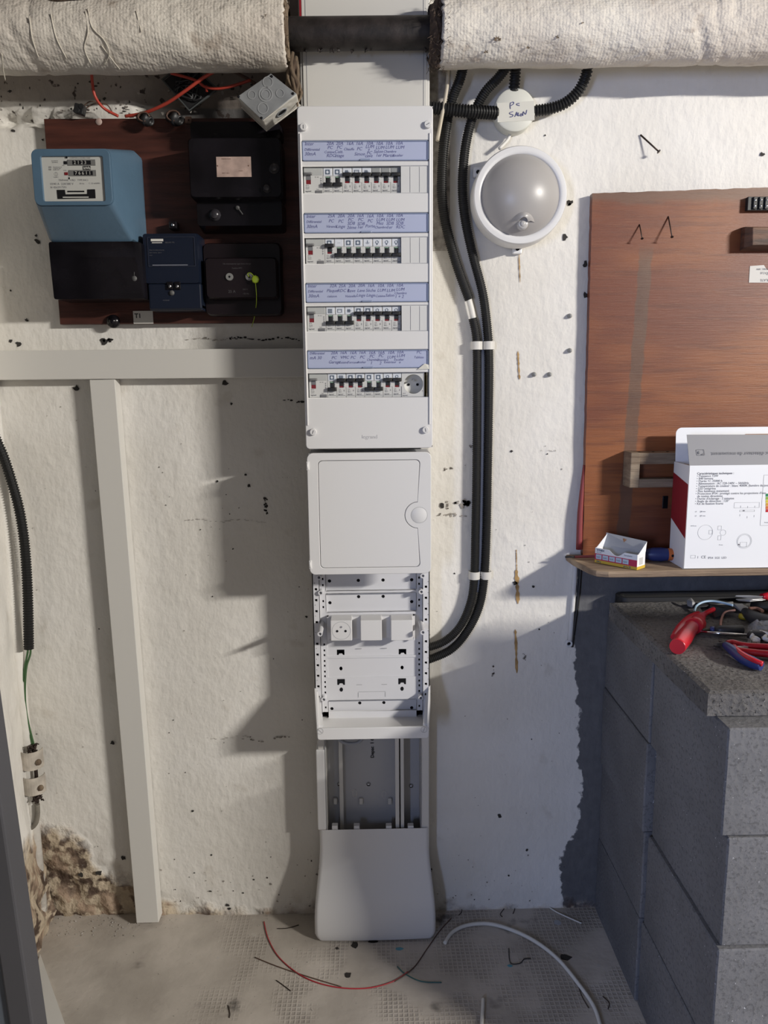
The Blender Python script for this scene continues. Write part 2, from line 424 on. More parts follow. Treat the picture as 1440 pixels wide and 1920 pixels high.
# ------------------------------------------------------------------ structure
def smooth01(a, b, t):
    t = max(0, min(1, (t-a)/(b-a))); return t*t*(3-2*t)
def wall_depth(x, z):
    d = .0010*(1+noise.noise(Vector((x*9, 0, z*9))))
    lf = smooth01(-.50, -.66, x)*smooth01(.26, .05, z) + smooth01(-.35, -.55, x)*smooth01(.10, .0, z)
    if lf > 0:
        q = noise.noise(Vector((x*22, 3, z*22)))*.5+noise.noise(Vector((x*50, 7, z*50)))*.3+.35
        d += min(1, lf)*max(0, q)*.028
    # broken crack above the meter board
    if x < -.60 and z > 1.77:
        cz = 1.806+.004*noise.noise(Vector((x*25, 1, 0)))
        wdt = .010+.006*noise.noise(Vector((x*35, 2, 5)))
        if x > -.66: wdt *= .8
        d += .035*smooth01(wdt+.004, wdt-.003, abs(z-cz))
    if -.47 < x < -.11 and z > 1.79:                                  # knocked-out recess behind the cables
        d += .045*smooth01(-.47, -.43, x+.02*noise.noise(Vector((z*30, 0, x*20))))*smooth01(-.11, -.13, x)*smooth01(1.79, 1.80, z)*smooth01(1.96, 1.93, z)
    if z > 1.79 and x < -.45: d += .003*(1+noise.noise(Vector((x*60, 9, z*60))))
    return d
b = B(); XS = [-.95+i*.0115 for i in range(int(1.75/.0115)+1)] + [.85+k*.12 for k in range(12)]
ZS = [i*.0105 for i in range(int(2.08/.0105)+1)] + [2.25, 2.75]
gv = [[b.bm.verts.new((x, wall_depth(x, z), z)) for x in XS] for z in ZS]
for j in range(len(ZS)-1):
    for i in range(len(XS)-1):
        f = b.bm.faces.new((gv[j][i], gv[j][i+1], gv[j+1][i+1], gv[j+1][i])); f.smooth = True
def blot(b, p, r, mi, n=9, rz=None, jit=.45):                          # ragged flat chip lying on the plaster
    vs = []
    for k in range(n):
        q = r*(1-jit+jit*2*random.random()); a = 2*pi*k/n
        vs.append(b.bm.verts.new((p.x+q*cos(a), -.0006, p.z+q*(rz/r if rz else 1)*sin(a))))
    f = b.bm.faces.new(vs); f.material_index = mi
for px, py, r in [(68, 442, 3), (70, 452, 5), (143, 729, 6), (422, 719, 6), (434, 757, 2.5), (211, 1393, 4), (232, 1608, 5), (497, 935, 3), (499, 950, 3.5), (501, 962, 3),
                  (828, 948, 4.5), (461, 890, 3), (467, 911, 3), (407, 903, 2.5), (376, 993, 1.8), (574, 1156, 2.5), (437, 1029, 2), (361, 1520, 2.5), (427, 1697, 4), (430, 1704, 3),
                  (937, 1529, 4), (988, 1593, 3), (1069, 380, 5), (1059, 445, 5), (1098, 495, 5), (1099, 553, 5), (959, 846, 3), (966, 1093, 4), (852, 1075, 2), (1011, 1180, 2),
                  (1000, 1100, 2.5), (878, 943, 5), (1067, 384, 3), (151, 1640, 5), (186, 1637, 6), (1022, 254, 2), (1430, 290, 4), (25, 245, 3), (80, 262, 2), (50, 600, 3), (20, 545, 2.5), (20, 640, 4), (35, 645, 5), (195, 640, 6), (205, 637, 4)]:
    p = at(px, py); blot(b, p, r*.0011, 1)
for k in range(150):
    px = random.uniform(60, 1060); py = random.uniform(740, 1690)
    blot(b, at(px, py), random.uniform(.0006, .0016), random.choice((1, 3, 3)), n=6)
for k in range(90):
    px = random.uniform(300, 1000); py = random.uniform(1600, 1700)
    blot(b, at(px, py), random.uniform(.0008, .0028), random.choice((1, 3, 3)), n=6)
for k in range(60): blot(b, at(random.uniform(0, 560), random.uniform(150, 214)), random.uniform(.0015, .005), random.choice((1, 3)), n=8, rz=random.uniform(.001, .003))
for px, py, w, h, mi in [(498, 945, 3, 16, 1), (873, 943, 8, 7, 3), (856, 943, 5, 4, 3), (838, 948, 3, 10, 3), (840, 965, 22, 3, 3), (392, 636, 46, 1.5, 3), (440, 634, 14, 3, 1), (200, 639, 14, 4, 1),
                         (540, 895, 25, 1, 3), (885, 838, 6, 3, 3), (1021, 845, 10, 1.2, 3), (925, 1258, 3, 12, 3), (983, 1230, 3, 10, 3), (1035, 845, 9, 1.5, 3), (840, 880, 14, 3, 3), (560, 1682, 32, 1.2, 3)]:
    for k in range(int(4+w*h*.12)):
        blot(b, at(px+random.uniform(-w, w)*.8, py+random.uniform(-h, h)*.8), min(w, h)*.0011*random.uniform(.3, .75), mi, n=7)
for x0_, x1_, y_, w_, mi in ((440, 566, 636, 2.2, 1), (345, 432, 636, 1.4, 3), (455, 500, 1388, 1.8, 3), (515, 556, 1384, 2.6, 3), (535, 572, 752, 2.4, 1), (345, 500, 976, .8, 3), (820, 880, 966, 2, 3), (390, 470, 1383, .8, 3)):
    for k in range(int((x1_-x0_)/5)):                                  # broken crack lines as small flakes
        if random.random() < .25: continue
        px = x0_+5*k+random.uniform(-2, 2); py = y_+2.5*sin(px*.08)+random.uniform(-1.5, 1.5); p = at(px, py); n = 7; L1 = random.uniform(2, 5)*.0011; H1 = w_*.0011*random.uniform(.3, 1)
        b.bm.faces.new([b.bm.verts.new((p.x+L1*cos(2*pi*q/n)*random.uniform(.6, 1.1), -.0007, p.z+H1*sin(2*pi*q/n))) for q in range(n)]).material_index = mi
for (x0, y0, x1, y1, w) in [(971, 658, 974, 712, 1.6), (968, 1068, 971, 1132, 3.2), (966, 1180, 969, 1262, 2.2), (968, 1030, 969, 1070, .8), (973, 470, 975, 530, .8)]:
    n = 16; L_ = []; R_ = []
    for k in range(n+1):
        t = k/n; p = at(x0+(x1-x0)*t, y0+(y1-y0)*t); ww = w*.00115*(.5+random.random())*(1 if 0 < k < n else .2)
        L_.append(b.bm.verts.new((p.x-ww, -.0006, p.z))); R_.append(b.bm.verts.new((p.x+ww*random.uniform(.7, 1.5), -.0006, p.z)))
    for k in range(n): b.bm.faces.new((L_[k], L_[k+1], R_[k+1], R_[k])).material_index = 2
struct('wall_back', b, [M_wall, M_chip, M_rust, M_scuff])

b = B(); b.box(-2.6, 4.2, -4.6, .12, -.05, 0); struct('floor', b, M_floor)
b = B(); b.box(-2.6, -.66, -2.05, -1.95, 0, 2.75); struct('light_block_wall', b, M_wall)  # unseen partition, added to keep the cool daylight off the left wall
b = B(); b.box(-2.6, 4.2, -4.6, .12, 2.75, 2.82); struct('ceiling', b, M_ceil)
b = B(); n = 26
gv = []
for j in range(120):
    z = j*2.75/119; row = []
    for i in range(n):
        y = -.17*i/(n-1)-.0
        bul = .02*smooth01(.35, .0, z)
        xx = -.80+.02*smooth01(.0, -.17, y)+bul+.006*noise.noise(Vector((y*20, z*20, 3)))*(1+3*smooth01(.3, .1, z))
        row.append(b.bm.verts.new((xx, y, z)))
    gv.append(row)
for j in range(119):
    for i in range(n-1): b.bm.faces.new((gv[j][i], gv[j+1][i], gv[j+1][i+1], gv[j][i+1])).smooth = True
b.box(-2.6, -.80, -.17, .0, 0, 2.75)
struct('wall_left', b, M_wall)
b = B(); b.box(4.2, 4.3, -4.6, .12, 0, 2.8); struct('wall_right', b, mat('side_wall_paint', (.42, .39, .35), .8, bump=.3))

# ------------------------------------------------------------------ vertical cable trunking behind the boards
T = thing('cable_trunking', 'tall white wall trunking column rising from the floor behind the distribution board', 'trunking', (0, -.03, 0))
b = B(); b.box(-.126, .125, -.006, -.001, .02, 2.2)
b.box(-.126, -.108, -.0645, -.001, .02, 2.2, .002); b.box(.106, .125, -.0645, -.001, .02, 2.2, .002)
obj('channel', b, M_trunk, T)
b = B(); b.box(-.107, .105, -.0075, -.0065, .03, .56); obj('inner_back', b, M_trunkin, T, 'grey inner back of the open trunking')
b = B(); b.box(-.1205, .1195, -.067, -.063, 1.70, 2.2, .001)
obj('cover_plate', b, M_trunk, T)
for x_ in (-.113, .113): obj('cover_seam', B().box(x_-.0005, x_+.0005, -.0675, -.066, 1.76, 2.2), M_groove, T)
for (x0, x1) in ((-.079, -.074), (.050, .055), (.062, .066)):
    b = B(); dd = .024 if x0 < 0 else .055; b.box(x0, x1, -dd, -.007, .10, .56, .001); b.box(x0-.002, x1+.002, -dd-.003, -dd+.003, .10, .56, .001); obj('divider', b, M_trunk, T)
for x_ in (-.110, .1065): obj('rail_lip', B().box(x_-.001, x_+.001, -.0665, -.060, .24, .60, .0005), M_groove, T)
b = B(); b.box(-.130, -.111, -.068, -.02, .264, .46, .002); obj('side_cover', b, M_white, T)
# flared foot cover
b = B(); n = 22; rows = []
zz = [.264, .262, .24, .21, .18, .15, .12, .09, .06, .035, .02, .008, .004]
for z in zz:
    t = smooth01(.22, .05, z); hw0 = -.127-.014*t; hw1 = .125+.013*t
    ins = 0.0
    if z < .02: ins = .012*(1-(z/.02))**2
    d = .068+.034*t
    if z < .03: d -= .006*(1-z/.03)**2
    cy = [(hw0+ins, -.012)]
    r = .010
    for k in range(7):
        a = radians(180+90*k/6); cy.append((hw0+ins+r+r*cos(a), -(d-r)+r*sin(a)))
    for k in range(1, 8):
        cy.append((hw0+ins+r+(hw1-hw0-2*ins-2*r)*k/8, -d-.0025*sin(pi*k/8)*t))
    for k in range(7):
        a = radians(270+90*k/6); cy.append((hw1-ins-r+r*cos(a), -(d-r)+r*sin(a)))
    cy.append((hw1-ins, -.012))
    rows.append([b.bm.verts.new((x, y, z)) for x, y in cy])
for a, c in zip(rows, rows[1:]):
    for k in range(len(a)-1): b.bm.faces.new((a[k], a[k+1], c[k+1], c[k])).smooth = True
b.bm.faces.new(rows[-1])
solo('foot_cover', b, M_white, 'flared white plastic cover at the foot of the trunking, resting on the floor', 'cover', smooth=40)
for px in (628, 669, 729, 770):
    x0, x1, z0, z1 = rect(px-5.5, 1546, px+5.5, 1556, -.06)
    b = B(); b.box(x0, x1, -.066, -.052, z0-.004, z1, .0015); obj('retaining_clip', b, M_white, T)
for px, py in ((636, 1470), (691, 1470), (771, 1473)):
    p = at(px, py, -.008); b = B(); b.lathe([(.0001, .006), (.0025, .006), (.0048, .003), (.0055, 0)], (p.x, -.0075, p.z), seg=14)
    b.mi = 1; b.box(p.x-.003, p.x+.003, -.0142, -.0130, p.z-.0006, p.z+.0006)
    b.mi = 0
    obj('fixing_screw', b, [M_steel, M_gap], T)
for px, py in ((665, 1487), (720, 1489), (613, 1480)):
    p = at(px, py, -.008); b = B(); b.plate([circ(p.x, p.z, .0055, 14, .010), circ(p.x, p.z, .0045, 14, .009)], -.0086, .0014); obj('keyhole_ring', b, M_trunk, T)
for px, py in ((677, 1502), (731, 1502), (629, 1502)):
    p = at(px, py, -.012); bb = B(); bb.box(p.x-.005, p.x+.005, -.016, -.007, p.z-.008, p.z+.008, .003)
    obj('moulded_lug', bb, M_trunk, T)
M = Matrix.Translation((at(699, 1421, -.008).x, -.0085, at(699, 1421, -.008).z)) @ Matrix.Rotation(-pi/2, 4, 'Y') if False else None
p = at(701, 1421, -.008)
Mv = Matrix.Translation((p.x, -.0084, p.z)) @ Matrix.Rotation(radians(-90), 4, 'Y')
b = B(); b.text('Depac  1 60 L', 0, 0, 0, .011, M=Mv, bold=.0003); obj('moulded_marking', b, M_inkb, T)
# cables coming down behind the lower frame
b = B()
b.tube([(-.09, -.02, .60), (-.075, -.045, .50), (-.045, -.05, .478), (-.015, -.04, .50), (.0, -.02, .58)], .004, 8, 6)
b.tube([(-.10, -.02, .60), (-.085, -.05, .49), (-.05, -.055, .468), (-.02, -.045, .485), (.01, -.02, .58)], .004, 8, 6)
solo('cable_loop', b, M_cableg, 'loop of grey cable just showing under the lower frame inside the open trunking', 'cable')

# ------------------------------------------------------------------ distribution board
YF = -.165; YM = -.146
D = thing('distribution_board', 'white four-row distribution board with handwritten blue label strips', 'distribution board', (0, -.115, 1.144))
rows_px = [  # label strip (y0,y1 left..), module opening
    dict(s=(567, 263, 806, 302), m=(568, 311, 755, 362), bl=(754, 307, 805, 361)),
    dict(s=(571, 399, 806, 437), m=(571, 444, 753, 495), bl=(754, 442, 805, 494)),
    dict(s=(575, 530, 806, 567), m=(573, 573, 754, 621), bl=(754, 571, 805, 621)),
    dict(s=(578, 656, 806, 691), m=(577, 698, 756, 746), bl=(755, 697, 806, 742))]
outer = rr(-.126, .1235, 1.144, 1.772, .008)
holes = []; R_ = []
for i, r in enumerate(rows_px):
    zt = at(690, r['m'][1]+1, YF).z; zb = at(690, r['m'][3]-1, YF).z
    sz1 = at(690, r['s'][1], YF).z; sz0 = at(690, r['s'][3], YF).z
    zc = (zt+zb)/2; R_.append((zc, sz0, sz1))
    holes.append(rr(-.1185, .1155, zc-.0235, zc+.0235))
    holes.append(rr(-.1185, .1155, sz0, sz1, .001))
b = B(); b.plate([outer]+holes, YF, .006, .0015)
b.box(-.126, -.1225, YF+.004, -.068, 1.146, 1.770); b.box(.120, .1235, YF+.004, -.068, 1.146, 1.770)
b.box(-.126, .1235, YF+.004, -.068, 1.1445, 1.149); b.box(-.126, .1235, YF+.004, -.068, 1.767, 1.7715)
obj('front_cover', b, M_white, D)
b = B(); b.box(-.121, .119, -.072, -.068, 1.15, 1.766); obj('back_plate', b, M_trunkin, D)
b = B()
for s0, s1 in ((.2, .62), ):
    b.box(-.1225, -.1195, YF-.0022, YF+.001, 1.19, 1.725, .0014); b.box(.1160, .1190, YF-.0022, YF+.001, 1.19, 1.725, .0014)
obj('side_rib', b, M_white, D)
for px, py, ang in ((569, 238, 90), (802, 233, 30), (587, 810, 70), (798, 806, 100)):
    p = at(px, py, YF-.004); b = B(); b.lathe([(0, .006), (.0058, .006), (.0066, .005), (.0068, 0)], (p.x, YF, p.z), seg=24)
    o = obj('cover_screw', b, M_white, D, smooth=35)
    b = B(); b.box(-.0033, .0033, YF-.0066, YF-.0058, -.0005, .0005, M=Matrix.Translation((p.x, 0, p.z)) @ Matrix.Rotation(-radians(ang), 4, 'Y')); obj('screw_slot', b, M_print, o)
HW = [
 [('Inter', 'Différentiel', '30mA'), ('20A', 'PC', 'Cuisine', 'RDC'), ('20A', 'PC', 'Cuis.', 'étage'), ('16A', 'Chauffe'), ('16A', 'PC', 'Simon'), ('10A', 'LUM', '+', 'PC', 'cave'), ('10A', 'LUM', 'Salon', '1er'), ('10A', 'LUM', 'Chambre', 'Martin'), ('10A', 'LUM', '', 'Escalier')],
 [('Inter', 'Différentiel', '30mA'), ('25A', 'PC', 'Véranda'), ('20A', 'PC', 'Linge'), ('20A', 'PC', 'SDB', '2ème'), ('16A', 'PC', 'SDB', '1er'), ('16A', 'PC', 'Porte'), ('10A', 'LUM', 'Mez', 'Chambre'), ('10A', 'LUM', 'SDB', '1er'), ('10A', 'LUM', 'SDB', 'RDC')],
 [('Inter', 'Différentiel', '30mA'), ('32A', 'Plaque', 'cuisson'), ('25A', 'RDC B'), ('20A', 'Lave', 'Vaisselle'), ('20A', 'Lave', 'Linge'), ('16A', 'Sèche', 'Linge'), ('10A', 'LUM', 'Cuisine'), ('10A', 'LUM', 'Salon'), ('10A', 'LUM', 'Chambre', '1 + 2')],
 [('Différentiel', 'mA 30'), ('20A', 'PC', 'Garage'), ('16A', 'VMC', 'Cuisine'), ('16A', 'PC', 'Terrasse'), ('16A', 'PC', 'Atelier'), ('16A', 'PC', 'Chambre', '1'), ('16A', 'PC', 'Chambre', '2'), ('10A', 'LUM', 'Extérieur'), ('10A', 'LUM', 'Escalier', '+'), (), ('PC', 'Tableau')]]
M_rail = mat('blank_module_plastic', (.62, .62, .61), .45)
for i, (zc, sz0, sz1) in enumerate(R_):
    b = B(); b.box(-.118, .115, YF+.0012, YF+.004, sz0+.0005, sz1-.0005, .0008)
    st = obj('label_strip', b, M_strip, D)
    b = B(); b.box(-.118, .115, YF-.0006, YF+.0008, sz0+.001, sz0+.0022); b.box(-.118, .115, YF-.0006, YF+.0008, sz1-.0022, sz1-.001); b.box(-.012, .008, YF-.0025, YF+.001, sz0+.0005, sz0+.0035, .0008)
    b.box(.1135, .115, YF-.0006, YF+.0008, sz0+.001, sz1-.001); b.box(-.118, -.1165, YF-.0006, YF+.0008, sz0+.001, sz1-.001)
    obj('strip_frame', b, mat('strip_edge', (.24, .29, .42), .3) if i == 0 else bpy.data.materials['strip_edge'], st)
    b = B(); H = sz1-sz0
    for k, colm in enumerate(HW[i]):
        xc = -.116+.002 if k == 0 else -.085+.0182*(k)-.002
        ll = len(colm)
        for j, wd in enumerate(colm):
            if not wd: continue
            s = .0080 if k else .0085
            if len(wd) > 6: s = .0062
            zz_ = sz1-.0078-(j*(H-.009)/max(3, ll))
            ww = len(wd)*s*.40
            b.text(wd, (xc if k == 0 else xc-ww/2)+random.uniform(-.0006, .0006), zz_+random.uniform(-.0005, .0005), YF+.0010, s, shear=.25, th=.0001)
    obj('handwriting', b, M_ink, st, 'blue handwritten circuit names')
    if i < 3:
        b = B(); x0 = .0636
        b.box(x0, .1155, YF+.0015, YF+.005, zc-.0235, zc+.0235, .0004); obj('blanking_plate', b, M_rail, D)
        b = B()
        for k in (1, 2): b.box(x0+k*.0175-.0003, x0+k*.0175+.0003, YF+.0010, YF+.002, zc-.0225, zc+.0225)
        obj('blank_seam', b, M_groove, D)
    b = B(); b.box(-.1195, .1165, -.110, -.106, zc-.018, zc+.018); obj('mounting_rail', b, M_steel if False else M_darkhole, D)
b = B(); b.text('legrand', .000, at(695, 822, YF).z, YF-.0002, .0105, 'CENTER', th=.0003); obj('embossed_name', b, mat('embossed_plastic', (.52, .52, .525), .5), D)
b = B(); b.hull([(.093, YF-.001, R_[3][1]-.003), (.117, YF-.001, R_[3][1]-.002), (.116, YF-.001, R_[3][1]+.006), (.108, YF-.001, R_[3][1]+.0085), (.093, YF-.0022, R_[3][1]-.003), (.115, YF-.0022, R_[3][1]-.002), (.108, YF-.0022, R_[3][1]+.0085)])
obj('sticky_tape', b, M_tape, D, 'scrap of yellowed tape at the end of the lowest label strip')

# ---- modules
PW = .01805; X0 = -.1175; YMF = -.1575
def face_text(b, x, z, lines, s=.0016):
    for j, t in enumerate(lines): b.text(t, x, z-j*s*1.25, YMF-.0002, s*1.2, th=.00005)
def icon(b, kind, cx, cz):
    r = .0042
    if kind == 'socket':
        b.plate([rr(cx-r, cx+r, cz-r, cz+r, .0008), circ(cx, cz, r*.62, 14)], YMF-.0012, .0004)
    elif kind == 'grid':
        for i in range(3):
            for j in range(3): b.box(cx-r+i*.0028, cx-r+i*.0028+.0021, YMF-.0012, YMF-.0008, cz-r+j*.0028, cz-r+j*.0028+.0021)
    elif kind == 'bulb':
        b.plate([circ(cx, cz+.0008, r*.72, 12), circ(cx, cz+.0008, r*.52, 12)], YMF-.0012, .0004); b.box(cx-.001, cx+.001, YMF-.0012, YMF-.0008, cz-.0042, cz-.0022)
    elif kind == 'dots':
        for q in (-.002, 0, .002): b.box(cx+q-.0003, cx+q+.0003, YMF-.0012, YMF-.0008, cz-.0003, cz+.0003)
    elif kind == 'earth':
        b.box(cx-.0004, cx+.0004, YMF-.0012, YMF-.0008, cz, cz+.004); b.box(cx-.0035, cx+.0035, YMF-.0012, YMF-.0008, cz-.0006, cz)
        b.box(cx-.002, cx+.002, YMF-.0012, YMF-.0008, cz-.0022, cz-.0016)
    elif kind == 'box':
        b.plate([rr(cx-r, cx+r, cz-r*.8, cz+r*.8), rr(cx-r+.0007, cx+r-.0007, cz-r*.8+.0007, cz+r*.8-.0007)], YMF-.0012, .0004); b.box(cx-.003, cx+.003, YMF-.0012, YMF-.0008, cz+.001, cz+.0015)
    elif kind == 'drum':
        b.plate([rr(cx-r, cx+r, cz-r, cz+r), circ(cx, cz-.0005, r*.7, 12), ], YMF-.0012, .0004)
    elif kind == 'heat':
        b.box(cx-.004, cx+.004, YMF-.0012, YMF-.0008, cz-.0005, cz+.0002)
        for q in (-.003, -.001, .001): b.box(cx+q, cx+q+.001, YMF-.0012, YMF-.0008, cz-.003, cz+.003)
def body_plate(w, holes): return [rr(.0002, w-.0002, -.0232, .0232)]+holes
def make_breaker(upst, kind):
    """circuit breaker, local origin bottom-left back corner of its face"""
    t = thing('circuit_breaker', '', 'circuit breaker', (0, 0, 0))
    w = PW; b = B()
    b.plate([rr(.0003, w-.0003, -.0232, .0232), rr(w*.27, w*.73, -.0045, .0075), rr(.0012, w-.0012, .0085, .0222)], YMF, .004)
    b.box(.0003, w-.0003, YMF+.0035, -.112, -.0232, .0232)
    b.box(w*.73+.0006, w+.0, YMF-.0010, YMF+.001, -.0035, .0078, .0005)
    obj('body', b, M_mod, t)
    b = B(); b.box(w+.0-.0042, w+.0-.0030, YMF-.0013, YMF-.0009, .0012, .0024); b.box(.0015, w-.0015, YMF-.0004, YMF, -.0198, -.0192)
    b.text('C10' if kind == 'bulb' else 'C16', .003, -.0085, YMF-.0002, .0026, th=.00005); b.text('230 V~', .003, -.0112, YMF-.0002, .0022, th=.00005)
    b.text('3000 A', .003, -.0138, YMF-.0002, .0022, th=.00005); b.text('legrand', .0025, -.0182, YMF-.0002, .0032, th=.00005, bold=.00008); b.text('E', w-.0048, -.0115, YMF-.0002, .0042, th=.00005, bold=.0001)
    obj('printed_marking', b, M_print, t)
    b = B(); b.box(.0012, w-.0012, YMF-.0006, YMF+.0030, .0087, .0220, .0006)
    cd = obj('label_card', b, M_icon if kind else M_modwin, t)
    if kind:
        b = B(); icon(b, kind, w/2, .0152); obj('circuit_symbol', b, M_iconink, cd)
    b = B()
    zb = .0098 if upst else -.0075
    b.box(w*.29, w*.71, YMF-.0005, YMF+.003, (-.001 if upst else -.0075), (.0098 if upst else .0050), .0004)
    b.hull([(.0004, YMF-.003, zb-.0038), (w-.0004, YMF-.003, zb-.0038), (.0004, YMF-.003, zb+.0038), (w-.0004, YMF-.003, zb+.0038),
            (.0012, YMF-.0075, zb-.0030), (w-.0012, YMF-.0075, zb-.0030), (.0012, YMF-.0075, zb+.0028), (w-.0012, YMF-.0075, zb+.0028),
            (w*.3, YMF+.001, zb-.002), (w*.7, YMF+.001, zb+.002)], .0006, 2)
    obj('lever', b, M_black, t, smooth=40)
    b = B()
    if upst: b.box(w*.28, w*.72, YMF+.0006, YMF+.003, -.0044, -.0005)
    else: b.box(w*.31, w*.69, YMF-.0008, YMF+.002, .0052, .0068)
    obj('state_indicator', b, M_red if upst else M_green, t)
    return t
def copy_tree(o, parent=None):
    c = o.copy(); COL.objects.link(c)
    if parent: c.parent = parent
    for ch in list(o.children): copy_tree(ch, c)
    return c
def make_rcd():
    t = thing('residual_current_device', '', 'residual current device'); w = 2*PW
    b = B(); b.plate([rr(.0003, w-.0003, -.0232, .0232), rr(.0045, .0135, -.006, .0075)], YMF, .004); b.box(.0003, w-.0003, YMF+.0035, -.112, -.0232, .0232); obj('body', b, M_mod, t)
    b = B(); b.box(.0008, w-.0008, YMF-.0006, YMF+.001, .0095, .0226, .0005); obj('label_window', b, mat('rcd_window', (.43, .44, .43), .2) if 'rcd_window' not in bpy.data.materials else bpy.data.materials['rcd_window'], t)
    b = B(); b.hull([(.001, YMF-.002, .0088), (.0165, YMF-.002, .0088), (.001, YMF-.002, .0140), (.0165, YMF-.002, .0140), (.002, YMF-.0085, .0100), (.0155, YMF-.0085, .0100), (.002, YMF-.0085, .0128), (.0155, YMF-.0085, .0128)], .0007, 2)
    b.box(.0048, .0132, YMF-.0004, YMF+.003, .0015, .0100)
    obj('lever', b, M_greylev, t, smooth=40)
    b = B(); b.box(.0047, .0133, YMF+.0003, YMF+.003, -.0058, .0014); obj('state_indicator', b, M_red, t)
    b = B(); b.box(w-.0140, w-.0015, YMF-.0015, YMF, -.0225, -.0172, .0005); obj('test_button', b, M_greylev, t)
    b = B(); b.text('40 A', .0035, -.0090, YMF-.0002, .0030, th=.00005); b.text('30 mA', .0035, -.0122, YMF-.0002, .0026, th=.00005); b.text('230 V~', .0035, -.0150, YMF-.0002, .0026, th=.00005)
    b.text('legrand', .003, -.0195, YMF-.0002, .0036, th=.00005, bold=.0001); b.text('Test', w-.0125, -.0160, YMF-.0002, .0026, th=.00005); b.text('ID  AC', w-.015, .0055, YMF-.0002, .0026, th=.00005)
    for q in (.004, .000, -.004): b.box(w-.0048, w-.0022, YMF-.0004, YMF, q, q+.0008); b.box(w-.0040, w-.0034, YMF-.0004, YMF, q-.002, q)
    obj('printed_marking', b, M_print, t)
    return t
STATE = ['DDUUUUUU', 'UDDDDDDD', 'DDDUUUUU', 'DUUUDDUU']
ICON = [['socket', 'socket', 'heat', 'box', 'heat', None, None, None], ['socket', 'dots', 'socket', 'socket', 'earth', 'bulb', 'bulb', 'bulb'],
        ['grid', 'box', 'heat', 'drum', 'drum', 'bulb', 'bulb', 'bulb'], ['socket', 'grid', 'socket', 'socket', 'socket', 'socket', 'bulb', 'bulb']]
ROWN = ['top row', 'second row', 'third row', 'bottom row']
ORD = ['first', 'second', 'third', 'fourth', 'fifth', 'sixth', 'seventh', 'eighth']
DESC = {'socket': 'square socket symbol', 'heat': 'striped symbol', 'box': 'framed rectangle symbol', None: 'blank grey window', 'dots': 'three-dot symbol', 'earth': 'earth-like symbol', 'bulb': 'bulb symbol', 'grid': 'small grid symbol', 'drum': 'round drum symbol'}
protos = {}; rcd0 = None
XR = [0, .0005, -.0003, .0002]
for i in range(4):
    zc = R_[i][0]
    if rcd0 is None: rcd = rcd0 = make_rcd()
    else: rcd = copy_tree(rcd0)
    rcd.location = (X0+XR[i], 0, zc)
    rcd['label'] = 'wide grey-lever residual current switch at the left end of the %s' % ROWN[i]; rcd['group'] = 'residual current switches of the board'
    for k in range(8):
        key = (STATE[i][k], ICON[i][k])
        if key not in protos: t = protos[key] = make_breaker(key[0] == 'U', key[1])
        else: t = copy_tree(protos[key])
        t.location = (X0+XR[i]+2*PW+k*PW, 0, zc)
        t['label'] = 'breaker, lever %s, %s, %s in the %s' % ('up' if key[0] == 'U' else 'down', DESC[key[1]], ORD[k], ROWN[i])
        t['group'] = 'circuit breakers in the %s' % ROWN[i]
# socket in the bottom row
zc = R_[3][0]; xs = X0+10*PW
t = thing('modular_socket', 'grey round-well power socket at the right end of the bottom breaker row', 'power socket', (xs, -.12, zc-.0232))
w = .0445; cx = xs+w*.53
b = B(); b.plate([rr(xs+.0005, xs+w, zc-.0232, zc+.0232, .001), circ(cx, zc+.001, .0188, 32)], YMF-.001, .003); b.box(xs+.0005, xs+w, YMF+.001, -.112, zc-.0232, zc+.0232) if False else None
obj('face_plate', b, M_mod, t)
b = B(); n = 32; prof = [(.0188, 0), (.0185, -.020), (.0001, -.020)]
b.lathe(prof, (cx, YMF-.001, zc+.001), (0, -1, 0), 32); obj('socket_well', b, M_mod, t)
b = B(); b.cyl((cx, YMF+.018, zc+.0085), (cx, YMF-.001, zc+.0085), .0022, .0018, 12); obj('earth_pin', b, M_steel, t)
b = B(); b.cyl((cx-.0088, YMF+.0185, zc), (cx-.0088, YMF+.0178, zc), .0026); b.cyl((cx+.0088, YMF+.0185, zc), (cx+.0088, YMF+.0178, zc), .0026); obj('contact_holes', b, M_gap, t)
b = B(); b.text('16 A', xs+.002, zc-.0175, YMF-.0013, .003, th=.00005); b.text('legrand', xs+.002, zc-.0215, YMF-.0013, .0034, th=.00005); b.text('E', xs+w-.004, zc-.0135, YMF-.0013, .004, th=.00005); obj('printed_marking', b, M_print, t)
b = B(); b.box(xs+w+.0045, xs+w+.0056, -.14, -.138, zc-.022, zc+.022); b.box(xs+w+.0015, xs+w+.0025, -.14, -.138, zc-.022, zc+.022)
solo('copper_strip', b, M_brass, 'pair of thin brass strips in the open gap right of the board socket', 'metal strip')

# ------------------------------------------------------------------ communication enclosure: door, chassis, lower frame
E_ = thing('communication_enclosure', 'open white communication cabinet below the distribution board, door above and perforated chassis', 'communication cabinet', (0, -.1, .53))
zt, zb = 1.1365, .8905; xl, xr = -.1245, .1205
gl = [(x, z) for x, z in rr(-.103, .098, .909, 1.122, .008)]
